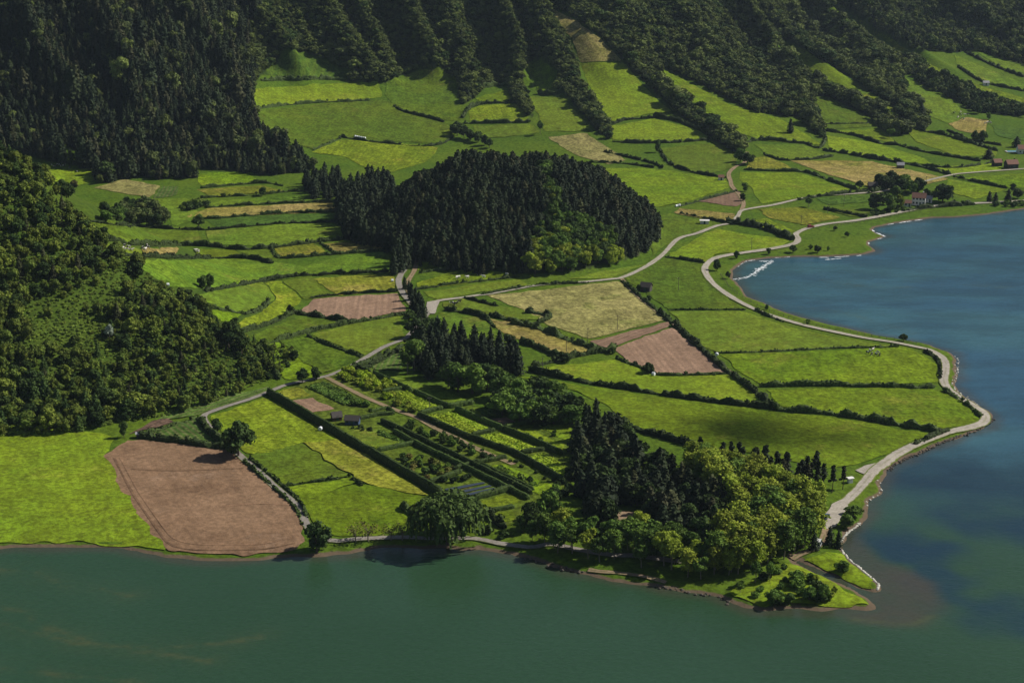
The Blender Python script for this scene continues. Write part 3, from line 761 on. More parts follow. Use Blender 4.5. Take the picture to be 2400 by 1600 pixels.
def broad(seed, H=10.0, Rc=4.0, tf=.22, lobes=11, per=48, size=.95, core=.80, lr=(.34, .52)):
    g = np.random.default_rng(seed); m = Mesh()
    ch = H * (1 - tf) / 2; cz = H - ch
    C = []; Rl = []
    for i in range(lobes):
        if i == 0: d = np.array([0, 0, .35])
        else:
            d = unit(g.normal(0, 1, 3)) * g.uniform(.45, .75)
            d[2] = d[2] * .9 + .05
        C.append([d[0] * Rc, d[1] * Rc, cz + d[2] * ch]); Rl.append(Rc * g.uniform(*lr) * (1.15 if i == 0 else 1))
    C = np.array(C); Rl = np.array(Rl)
    for i in range(lobes):
        if core: m.add(ICO_V * g.uniform(.8, 1.1, (12, 1)) * Rl[i] * core * [1, 1, .88] + C[i], ICO_F)
        d = unit(g.normal(0, 1, (per, 3))); d[:, 2] = np.abs(d[:, 2]) * g.choice([1, 1, 1, -1], per)
        p = C[i] + d * Rl[i] * g.uniform(.86, 1.10, (per, 1)) * [1, 1, .9]
        inside = np.zeros(per, bool)
        for j in range(lobes):
            if j != i: inside |= np.linalg.norm(p - C[j], axis=1) < Rl[j] * .75
        p = p[~inside]; d = d[~inside]
        m.add(*cards(p, d, size, g))
    return m, C

def feather(seed, H=13.0, Rc=2.9, n=1500):
    """loose young tree: small leaf sprays along rising branches"""
    g = np.random.default_rng(seed); m = Mesh(); tips = []
    B = 34
    for i in range(B):
        t = .24 + .70 * (i + g.uniform()) / B
        a_ = i * 2.4 + g.normal(0, .3); L = Rc * (1 - ((t - .5) / .62) ** 2) * g.uniform(.65, 1.1)
        s = np.array([0, 0, t * H * .86]); e = s + [math.cos(a_) * L, math.sin(a_) * L, L * g.uniform(.45, .9)]
        tips.append(e)
        k_ = int(n / B)
        f_ = g.uniform(.25, 1.05, (k_, 1)) ** .7
        p = s + (e - s) * f_ + g.normal(0, .38, (k_, 3))
        m.add(*cards(p, p - [0, 0, H * .45], .46, g, 1.1, .8))
    return m, np.array(tips)

def conifer(seed, H=14.0, Rb=2.6, per=12, layers=15, size=1.25, pw=.72, t0=.06, gap=1.0):
    g = np.random.default_rng(seed); m = Mesh()
    prof = lambda t: Rb * np.clip(1 - t, 0.02, 1) ** pw * (1 - .35 * np.clip(.18 - t, 0, 1) / .18)
    zz = np.linspace(t0, .97, 7)
    v, f = tube([[0, 0, t * H] for t in zz], [prof(t) * .62 * gap + .05 for t in zz], 7)
    m.add(v * [1, 1, 1] + g.normal(0, .12, v.shape), f)
    for L in range(layers):
        t = t0 + (1 - t0) * L / layers
        k_ = max(4, int(per * (prof(t) / Rb) ** .6))
        a = g.uniform(0, 2 * math.pi) + np.arange(k_) * 2 * math.pi / k_ + g.normal(0, .25, k_)
        r = prof(t) * g.uniform(.72, 1.15, k_)
        p = np.stack([np.cos(a) * r, np.sin(a) * r, t * H + g.normal(0, .28, k_)], 1)
        d = np.stack([np.cos(a), np.sin(a), np.full(k_, .75)], 1)
        m.add(*cards(p, d, size * (.55 + .45 * prof(t) / Rb), g, 1.15, .42))
    m.add(*cards(np.array([[0, 0, H], [0, 0, H * .98], [0.1, 0, H * .96]]), g.normal(0, 1, (3, 3)), .7, g, 1.6))
    return m

def pine(seed, H=13.0):
    """young open pine with a bare lower trunk"""
    g = np.random.default_rng(seed); m = Mesh()
    for L in range(9):
        t = .42 + .56 * L / 9
        n = 7
        a = g.uniform(0, 6.28, n); r = 2.3 * (1.05 - t) ** .7 * g.uniform(.5, 1.2, n)
        for q_ in range(3):
            p = np.stack([np.cos(a) * r * (.5 + .25 * q_), np.sin(a) * r * (.5 + .25 * q_), t * H + g.normal(0, .25, n)], 1)
            m.add(*cards(p, np.stack([np.cos(a), np.sin(a), np.full(n, 1.2)], 1), .85, g, 1, .5))
    return m

def willow(seed, H=15.0, Rc=10.5):
    g = np.random.default_rng(seed); m = Mesh(); C = []
    for i in range(26):
        a = i * 2.4 + g.normal(0, .25); r = Rc * .74 * math.sqrt((i + .5) / 26)
        top = H * (1 - .42 * (r / Rc) ** 2) * g.uniform(.90, 1.0)
        c = np.array([math.cos(a) * r, math.sin(a) * r, top - 2.4]); C.append(c * [.8, .8, .85])
        rl = g.uniform(2.4, 3.6)
        m.add(ICO_V * rl * .8 * [1, 1, .75] + c, ICO_F)
        d = unit(g.normal(0, 1, (90, 3))); d[:, 2] = np.abs(d[:, 2])
        m.add(*cards(c + d * rl * [1, 1, .8], d, .8, g, 1.3))
        for s in range(22):                                        # hanging strands
            b = g.uniform(0, 6.28); rs = rl * g.uniform(.75, 1.15)
            p0 = c + [math.cos(b) * rs, math.sin(b) * rs, 0]
            L = g.uniform(2.0, max(2.6, p0[2] * .62))
            n = int(L / .75) + 1
            zz = p0[2] - np.linspace(0, L, n)
            p = np.stack([p0[0] + np.cos(b) * np.linspace(0, .8, n), p0[1] + np.sin(b) * np.linspace(0, .8, n), zz], 1)
            m.add(*cards(p, np.tile([math.cos(b), math.sin(b), .25], (n, 1)), .55, g, 1.9, .35, axis=np.array([0, 0, 1.0])))
    return m, C

def bare(seed, H=7.0):
    g = np.random.default_rng(seed); m = Mesh(); lf = Mesh()
    m.add(*tube([[0, 0, -.4], [.1, 0, H * .35], [.2, .1, H * .6]], [.22, .17, .1], 6))
    for i in range(16):
        a = g.uniform(0, 6.28); s0 = np.array([.1, .05, H * g.uniform(.3, .6)])
        e = s0 + np.array([math.cos(a) * g.uniform(.8, 2.4), math.sin(a) * g.uniform(.8, 2.4), H * g.uniform(.15, .42)])
        m.add(*tube([s0, (s0 + e) / 2 + [0, 0, -.15], e], [.08, .06, .025], 4))
        d = g.normal(0, 1, (9, 3))
        lf.add(*cards(e + d * .55, d, .42, g))
    return m, lf

TREES = {}      # key -> list of (trunk mesh, crown mesh, height, radius)
_src = {}
for i in range(4):
    b_, C_ = broad(100 + i, 10, 3.9 + .25 * i, -.04, 18, 64, .72, .84, lr=(.28, .43))
    _src['b%d' % i] = (trunk_mesh(100 + i, 10, .30, C_[:5]), b_, 10.0, 4.7)
    c_ = conifer(200 + i, 14, 2.9 + .25 * i, pw=.46 + .07 * i, per=14, layers=18, size=1.05)
    _src['c%d' % i] = (trunk_mesh(200 + i, 14, .26, []), c_, 14.0, 3.1)
for i in range(3):
    b_, C_ = broad(300 + i, 12, 3.8, .30, 18, 90, .52, .5, lr=(.24, .40))
    _src['a%d' % i] = (trunk_mesh(300 + i, 12, .22, C_[:7]), b_, 12.0, 3.8)
    _src['p%d' % i] = (trunk_mesh(400 + i, 13, .20, []), pine(400 + i), 13.0, 2.3)
    b_, C_ = broad(500 + i, 3.0, 1.9, .02, 8, 34, .62, .85)
    _src['s%d' % i] = (trunk_mesh(500 + i, 2.2, .10, C_[:3]), b_, 3.0, 2.0)
for i in range(3):
    _src['k%d' % i] = (trunk_mesh(800 + i, 8, .2, []), conifer(800 + i, 9, 2.5, per=15, layers=13, size=.85, pw=.38 + .05 * i), 9.0, 2.6)
    b_, C_ = feather(700 + i)
    _src['f%d' % i] = (trunk_mesh(700 + i, 13, .17, C_[::4]), b_, 13.0, 2.9)
w_, C_ = willow(77)
_src['w0'] = (trunk_mesh(77, 13, .75, C_[:9], .01), w_, 15.0, 10.5)
for i in range(2):
    m_, l_ = bare(600 + i)
    _src['r%d' % i] = (m_, l_, 7.0, 2.6)
_cache = {}
def tree_mesh(shape, leaf):
    key = (shape, leaf)
    if key not in _cache:
        t, c, H, r = _src[shape]
        _cache[key] = (t.data('trunk', PALEBARK if shape[0] in 'arf' else BARK), c.data('crown', LEAF[leaf]), H, r)
    return _cache[key]

tree_count = 0
def plant(shape, leaf, x, y, h, wide=1.0, name='broadleaf_tree', label=None, cat='tree', group=None, sink=0.15, g=rng):
    """one tree or shrub: an empty at its foot with trunk and crown"""
    global tree_count
    tm, cm, H, r = tree_mesh(shape, leaf)
    z = float(hsample(np.array([x]), np.array([y]))[0])
    s = h / H
    e = empty(name, (x, y, z - sink), g.uniform(0, 6.28), (s * wide, s * wide * g.uniform(.92, 1.08), s))
    shrub = shape[0] == 's'
    for nm, me in (('stem' if shrub else 'trunk', tm), ('foliage' if shrub else 'crown', cm)):
        o = bpy.data.objects.new(nm, me); o.parent = e; COL.objects.link(o)
    tag(e, label, cat, group)
    tree_count += 1
    return e

def pxm(x, y, z):
    """survey pixels per metre at a place"""
    dep = y * math.cos(PITCH) - (z - CAM_H) * math.sin(PITCH)
    return FD / dep

def plant_d(shape, leaf, dx, dy, hpx, wpx=None, **kw):
    p = on_ground(np.array([[dx, dy]]))[0]
    s = pxm(*p)
    h = hpx / s / .95
    tm, cm, H, r = tree_mesh(shape, leaf)
    wide = 1.0 if wpx is None else (wpx / s / 2) / (r * h / H)
    return plant(shape, leaf, p[0], p[1], h, wide, **kw)

def scatter(mask, x0, x1, y0, y1, sp, seed):
    g = np.random.default_rng(seed)
    ax = np.arange(x0, x1, sp); ay = np.arange(y0, y1, sp * .87)
    A, B_ = np.meshgrid(ax, ay)
    A = A + (np.arange(len(ay)) % 2)[:, None] * sp / 2
    A = A.ravel() + g.uniform(-.36, .36, A.size) * sp; B_ = B_.ravel() + g.uniform(-.36, .36, B_.size) * sp
    k_ = mask(A, B_)
    return A[k_], B_[k_], g

# ------------------------------------------------------------------ masses of trees: points + instances in one object
def instancer(coll):
    ng = bpy.data.node_groups.new('wood_points', 'GeometryNodeTree')
    ng.interface.new_socket('Geometry', in_out='INPUT', socket_type='NodeSocketGeometry')
    ng.interface.new_socket('Geometry', in_out='OUTPUT', socket_type='NodeSocketGeometry')
    N = ng.nodes.new; Lk = ng.links.new
    gi, go = N('NodeGroupInput'), N('NodeGroupOutput')
    ci = N('GeometryNodeCollectionInfo'); ci.inputs['Collection'].default_value = coll
    ci.inputs['Separate Children'].default_value = True; ci.inputs['Reset Children'].default_value = True
    ip = N('GeometryNodeInstanceOnPoints'); ip.inputs['Pick Instance'].default_value = True
    def na(n, t):
        a = N('GeometryNodeInputNamedAttribute'); a.data_type = t; a.inputs['Name'].default_value = n
        return a.outputs['Attribute']
    Lk(gi.outputs[0], ip.inputs['Points']); Lk(ci.outputs[0], ip.inputs['Instance'])
    Lk(na('idx', 'INT'), ip.inputs['Instance Index'])
    Lk(na('rot', 'FLOAT_VECTOR'), ip.inputs['Rotation']); Lk(na('scl', 'FLOAT_VECTOR'), ip.inputs['Scale'])
    Lk(ip.outputs[0], go.inputs[0])
    return ng

def mass(name, x, y, h, wide, protos, label, cat, g, sink=.3):
    """protos: list of (shape, leaf, weight)"""
    coll = bpy.data.collections.new(name + '_kinds')
    Hs = []
    for i, (sh, lf, w) in enumerate(protos):
        tm, cm, H, r = tree_mesh(sh, lf)
        o = bpy.data.objects.new('kind_%02d' % i, cm); coll.objects.link(o); Hs.append(H)
    me = bpy.data.meshes.new(name)
    z = hsample(x, y) - sink
    me.from_pydata(np.column_stack([x, y, z]).tolist(), [], [])
    wts = np.array([p[2] for p in protos], float); wts /= wts.sum()
    idx = g.choice(len(protos), len(x), p=wts)
    s = h / np.array(Hs)[idx]
    a = me.attributes.new('idx', 'INT', 'POINT'); a.data.foreach_set('value', idx.astype(np.int32))
    a = me.attributes.new('rot', 'FLOAT_VECTOR', 'POINT')
    rot = np.zeros((len(x), 3), np.float32); rot[:, 2] = g.uniform(0, 6.28, len(x)); rot[:, :2] = g.normal(0, .04, (len(x), 2))
    a.data.foreach_set('vector', rot.ravel())
    a = me.attributes.new('scl', 'FLOAT_VECTOR', 'POINT')
    a.data.foreach_set('vector', np.stack([s * wide, s * wide, s], 1).astype(np.float32).ravel())
    o = bpy.data.objects.new(name, me); COL.objects.link(o)
    m = o.modifiers.new('plants', 'NODES'); m.node_group = instancer(coll)
    tag(o, label, cat, kind='stuff')
    return o

def pix(x, y): return project(x, y, hsample(x, y))

def wall_wood(key, sp, hts, protos, label, name, seed, extra=None, wide=1.0):
    def mask(x, y):
        a, b = pix(x, y)
        k_ = in_poly(a, b, WOOD[key]) & (hsample(x, y, WALL) > 1.0)
        for pl in CLEAR: k_ &= ~in_poly(a, b, pl)
        k_ &= (b > -190)
        return k_
    x, y, g = scatter(mask, -800, 1000, 950, 2350, sp, seed)
    # nearer trees only keep what can be looked at
    h = g.uniform(*hts, len(x)) * (1 + .6 * (vnoise(x / 18, y / 18) - .5)) * np.where(g.uniform(size=len(x)) < .13, g.uniform(1.3, 1.75, len(x)), 1.0)
    return mass(name, x, y, h, wide, protos, label, 'wood', g)
wall_wood('pine_left', 4.0, (5.5, 12), [('k0', 'con', 3), ('k1', 'con', 3), ('c2', 'con', 2.5), ('k2', 'conb', 2), ('b0', 'wall', 1.2), ('c1', 'conb', 1)], 'dark conifer wood covering the left crater wall', 'conifer_wood', 11)
wall_wood('laurel_mid', 3.3, (3.6, 6.2), [('b0', 'wall', 3), ('b1', 'wall', 3), ('b2', 'wall', 2), ('b3', 'dark', 2), ('c2', 'con', .5)], 'dark laurel wood on the gullied ridges in the middle', 'laurel_wood', 12, wide=1.3)
wall_wood('laurel_right', 3.7, (3.4, 8.2), [('b0', 'wall', 3), ('b1', 'wall', 3), ('b2', 'dark', 3), ('b3', 'wall', 2), ('c3', 'con', .6)], 'dark laurel wood falling in ribs towards the right', 'laurel_wood', 13, wide=1.3)
wall_wood('far_wood', 5.0, (4.5, 9), [('b0', 'wall', 3), ('b1', 'dark', 2), ('b2', 'wall', 3), ('c3', 'con', 1.5)], 'far hazy wood in the upper right corner', 'laurel_wood', 14)
wall_wood('far_scrub', 5.0, (4, 8), [('b0', 'wall', 2), ('b1', 'dark', 2), ('s0', 'dark', 1)], 'scrubby wood strip below the far right hill meadows', 'scrub_wood', 15)

# ------------------------------------------------------------------ the round hill
LIGHT_STREAK = P("1235,385 1262,395 1300,500 1400,540 1420,600 1360,660 1215,660 1220,570 1262,480")
def hill_mask(x, y): return hsample(x, y, HILL) > .8
x, y, g = scatter(hill_mask, HX - 110, HX + 100, HY - 124, HY + 105, 3.9, 21)
a, b = pix(x, y)
li = in_poly(a, b, LIGHT_STREAK)
h = g.uniform(6, 11.5, len(x)) * (1 + .5 * (vnoise(x / 14, y / 14) - .5))
front = np.argsort(y)
con = [i for i in front if not li[i]]
vis = [i for i in con if y[i] < HY + 22]
pick = set(sorted(vis, key=lambda i: y[i])[:0])
for i in pick:
    rt = a[i] > 1310 and b[i] > 500 and g.uniform() < .6
    if rt: plant('b%d' % g.integers(4), 'dark', x[i], y[i], g.uniform(7, 11), name='broadleaf_tree', label='dark broadleaf tree among the conifers on the right flank of the round hill', group='broadleaf trees on the round hill')
    else: plant('c%d' % g.integers(4), 'con' if g.uniform() < .8 else 'conb', x[i], y[i], h[i], 1.2, name='conifer_tree', label='dark conifer in the dense wood on the front of the round hill', group='conifers on the round hill')
rest = np.array([i for i in con if i not in pick])
mass('conifer_wood', x[rest], y[rest], h[rest] * .82, 1.2, [('k0', 'con', 4), ('k1', 'con', 4), ('k2', 'con', 3), ('k1', 'conb', 2), ('c1', 'con', 1)], 'dense dark conifers covering the round hill', 'wood', g)
lis = sorted((i for i in np.where(li)[0]), key=lambda i: y[i])
lm = np.array(lis[45:])
mass('hill_scrub', x[lm], y[lm], g.uniform(5, 9, len(lm)), 1.0, [('b0', 'mid', 3), ('b1', 'mid', 2), ('b2', 'light', 1.5), ('b3', 'dark', 3)], 'mixed lighter broadleaf scrub on the right of the round hill', 'wood', g)
for i in lis[:45]:
    plant('b%d' % g.integers(4), 'mid' if g.uniform() < .55 else 'light', x[i], y[i], g.uniform(6.5, 10.5), name='broadleaf_tree', label='lighter green tree in the streak down the round hill', group='light trees on the round hill')
# tall conifers standing on the plain at the hill's left foot
lf = on_ground(P("775,470 800,455 870,430 905,445 900,560 870,566 800,556 782,520"))[:, :2]
x, y, g = scatter(lambda x, y: in_poly(x, y, lf) & ~hill_mask(x, y), lf[:, 0].min(), lf[:, 0].max(), lf[:, 1].min(), lf[:, 1].max(), 5.2, 22)
for i in range(len(x)): plant('c%d' % g.integers(4), 'con', x[i], y[i], g.uniform(12, 17), 1.05, name='conifer_tree', label='tall dark conifer at the left foot of the round hill', group='conifers left of the round hill')

# ------------------------------------------------------------------ the wooded spur
FERN = [P("40,705 80,690 160,690 205,645 290,615 390,640 330,670 290,690 245,725 255,790 280,850 210,840 130,810 70,800"), P("470,815 540,820 560,850 500,860")]
def spur_mask(x, y):
    a, b = pix(x, y)
    ridge = np.interp(-x, -spur[:, 0], spur[:, 1])
    k_ = (hsample(x, y, SPUR) > .35) & (y < ridge + 14) & (a > -260)
    return k_
x, y, g = scatter(spur_mask, -420, -90, 500, 830, 4.5, 31)
a, b = pix(x, y)
fern = np.zeros(len(x), bool)
for f_ in FERN: fern |= in_poly(a, b, f_)
keep = (~fern | (g.uniform(size=len(x)) < .14)) & (g.uniform(size=len(x)) < .93)
x, y, a, b = x[keep], y[keep], a[keep], b[keep]
dark_side = in_poly(a, b, P("255,560 330,560 640,860 560,860 420,800 330,700 260,620"))
order = np.argsort(y)
order = [i for i in order if a[i] > -40]
mass_i = np.array([i for i in range(len(x)) if i not in set(order[:110])])
mass('spur_wood', x[mass_i], y[mass_i], g.uniform(3.2, 8.6, len(mass_i)) * (.62 + .38 * smooth(0, 16, hsample(x[mass_i], y[mass_i], SPUR))), 1.0, [('b0', 'spur', 3), ('b1', 'spur', 3), ('b2', 'dark', 1.5), ('c1', 'dark', 1), ('c3', 'conb', 1.2)], 'evergreen wood along the upper part of the left spur', 'wood', g)
for i in order[:110]:
    if dark_side[i] and g.uniform() < .7: plant('c%d' % g.integers(4), 'conb', x[i], y[i], g.uniform(4.5, 7.5), 1.25, name='conifer_tree', label='brownish dark tree on the right flank of the spur', group='dark trees on the spur flank')
    elif g.uniform() < .22: plant('c%d' % g.integers(4), 'dark', x[i], y[i], g.uniform(6.5, 10), 1.2, name='conifer_tree', label='pointed dark green tree among the spur wood', group='pointed trees on the spur')
    else: plant('b%d' % g.integers(4), 'spur' if g.uniform() < .75 else 'dark', x[i], y[i], g.uniform(3.5, 8.8), 1.05, name='broadleaf_tree', label='yellow-green topped evergreen tree on the left wooded spur', group='trees on the wooded spur')
plant_d('b1', 'silver', 252, 778, 34, 26, label='silvery pale tree in the middle of the spur', name='broadleaf_tree')
x, y, g = scatter(spur_mask, -420, -90, 500, 830, 2.1, 32)
mass('undergrowth', x, y, g.uniform(.6, 1.3, len(x)), 1.35, [('s0', 'fern', 3), ('s1', 'fern', 3), ('s2', 'spur', 1)], 'ferny scrub covering the ground of the spur', 'undergrowth', g)

# ------------------------------------------------------------------ peninsula wood, groves and clumps
def grove(dpoly, sp, seed, fn, avoid=()):
    w = on_ground(dens(P(dpoly), 12))[:, :2]
    av = [on_ground(dens(P(s), 10))[:, :2] for s in avoid]
    def mk(x, y):
        k_ = in_poly(x, y, w)
        for v in av: k_ &= ~in_poly(x, y, v)
        return k_
    x, y, g = scatter(mk, w[:, 0].min(), w[:, 0].max(), w[:, 1].min(), w[:, 1].max(), sp, seed)
    for i in np.argsort(-y): fn(x[i], y[i], g)
clr = ("1398,1172 1470,1172 1460,1235 1400,1235", "1340,985 1372,985 1366,1045 1340,1045")
def pen_con(x, y, g):
    if g.uniform() < .28: plant('b%d' % g.integers(4), 'dark', x, y, g.uniform(7, 11), 1.0, name='broadleaf_tree', label='dark broadleaf tree mixed into the peninsula conifers', group='dark broadleaf trees of the peninsula wood')
    else: plant(('c%d' if g.uniform() < .6 else 'k%d') % g.integers(3), 'con' if g.uniform() < .75 else 'conb', x, y, g.uniform(7.5, 12.5), 1.35, name='conifer_tree', label='tall dark conifer in the peninsula wood', group='conifers of the peninsula wood')
grove("1325,1040 1345,1000 1420,1005 1470,1060 1560,1100 1640,1150 1700,1200 1690,1250 1600,1255 1540,1240 1480,1215 1400,1225 1335,1195", 5.9, 41, pen_con, clr)
def pen_light(x, y, g):
    plant('f%d' % g.integers(3), 'light' if g.uniform() < .85 else 'mid', x, y, g.uniform(8, 15), 1.15, name='alder_tree', label='young yellow-green tree crowding the right of the peninsula', group='yellow-green trees of the peninsula')
grove("1640,1290 1660,1235 1700,1205 1650,1150 1560,1105 1590,1085 1700,1110 1760,1130 1830,1145 1880,1175 1885,1225 1862,1262 1800,1285 1740,1310 1690,1330 1640,1335", 3.8, 42, pen_light)
def pen_front(x, y, g):
    plant(('a%d' if g.uniform() < .5 else 'f%d') % g.integers(3), 'mid' if g.uniform() < .7 else 'light', x, y, g.uniform(7.5, 12), 1.15, name='alder_tree', label='airy mid-green tree along the front shore of the peninsula', group='airy trees on the front shore')
grove("1195,1240 1260,1235 1400,1255 1480,1240 1560,1265 1640,1290 1640,1345 1560,1330 1440,1300 1340,1285 1240,1262", 5.0, 43, pen_front)
def pine_row(x, y, g):
    plant('p%d' % g.integers(3), 'con' if g.uniform() < .7 else 'conb', x, y, g.uniform(9, 13), 1.1, name='pine_tree', label='open young pine with bare trunk at the back of the peninsula', group='young pines behind the peninsula wood')
grove("1600,1070 1700,1075 1800,1095 1930,1110 1945,1130 1900,1140 1800,1128 1700,1105 1620,1090", 4.6, 44, pine_row)
def mid_con(x, y, g):
    plant('c%d' % g.integers(4), 'con', x, y, g.uniform(10, 13.5), 1.05, name='conifer_tree', label='dark conifer in the grove above the garden', group='conifers of the middle grove')
grove("945,835 985,790 1020,790 1100,805 1195,832 1212,858 1180,868 1080,862 1010,880 965,872", 5.6, 45, mid_con)
def grove2(x, y, g):
    plant('b%d' % g.integers(4), 'mid' if g.uniform() < .65 else 'dark', x, y, g.uniform(8, 12), 1.25, name='broadleaf_tree', label='broad green tree in the round grove beside the garden', group='trees of the round grove')
grove("1128,945 1150,912 1200,905 1290,925 1330,970 1300,982 1230,978 1160,968", 6.4, 46, grove2)
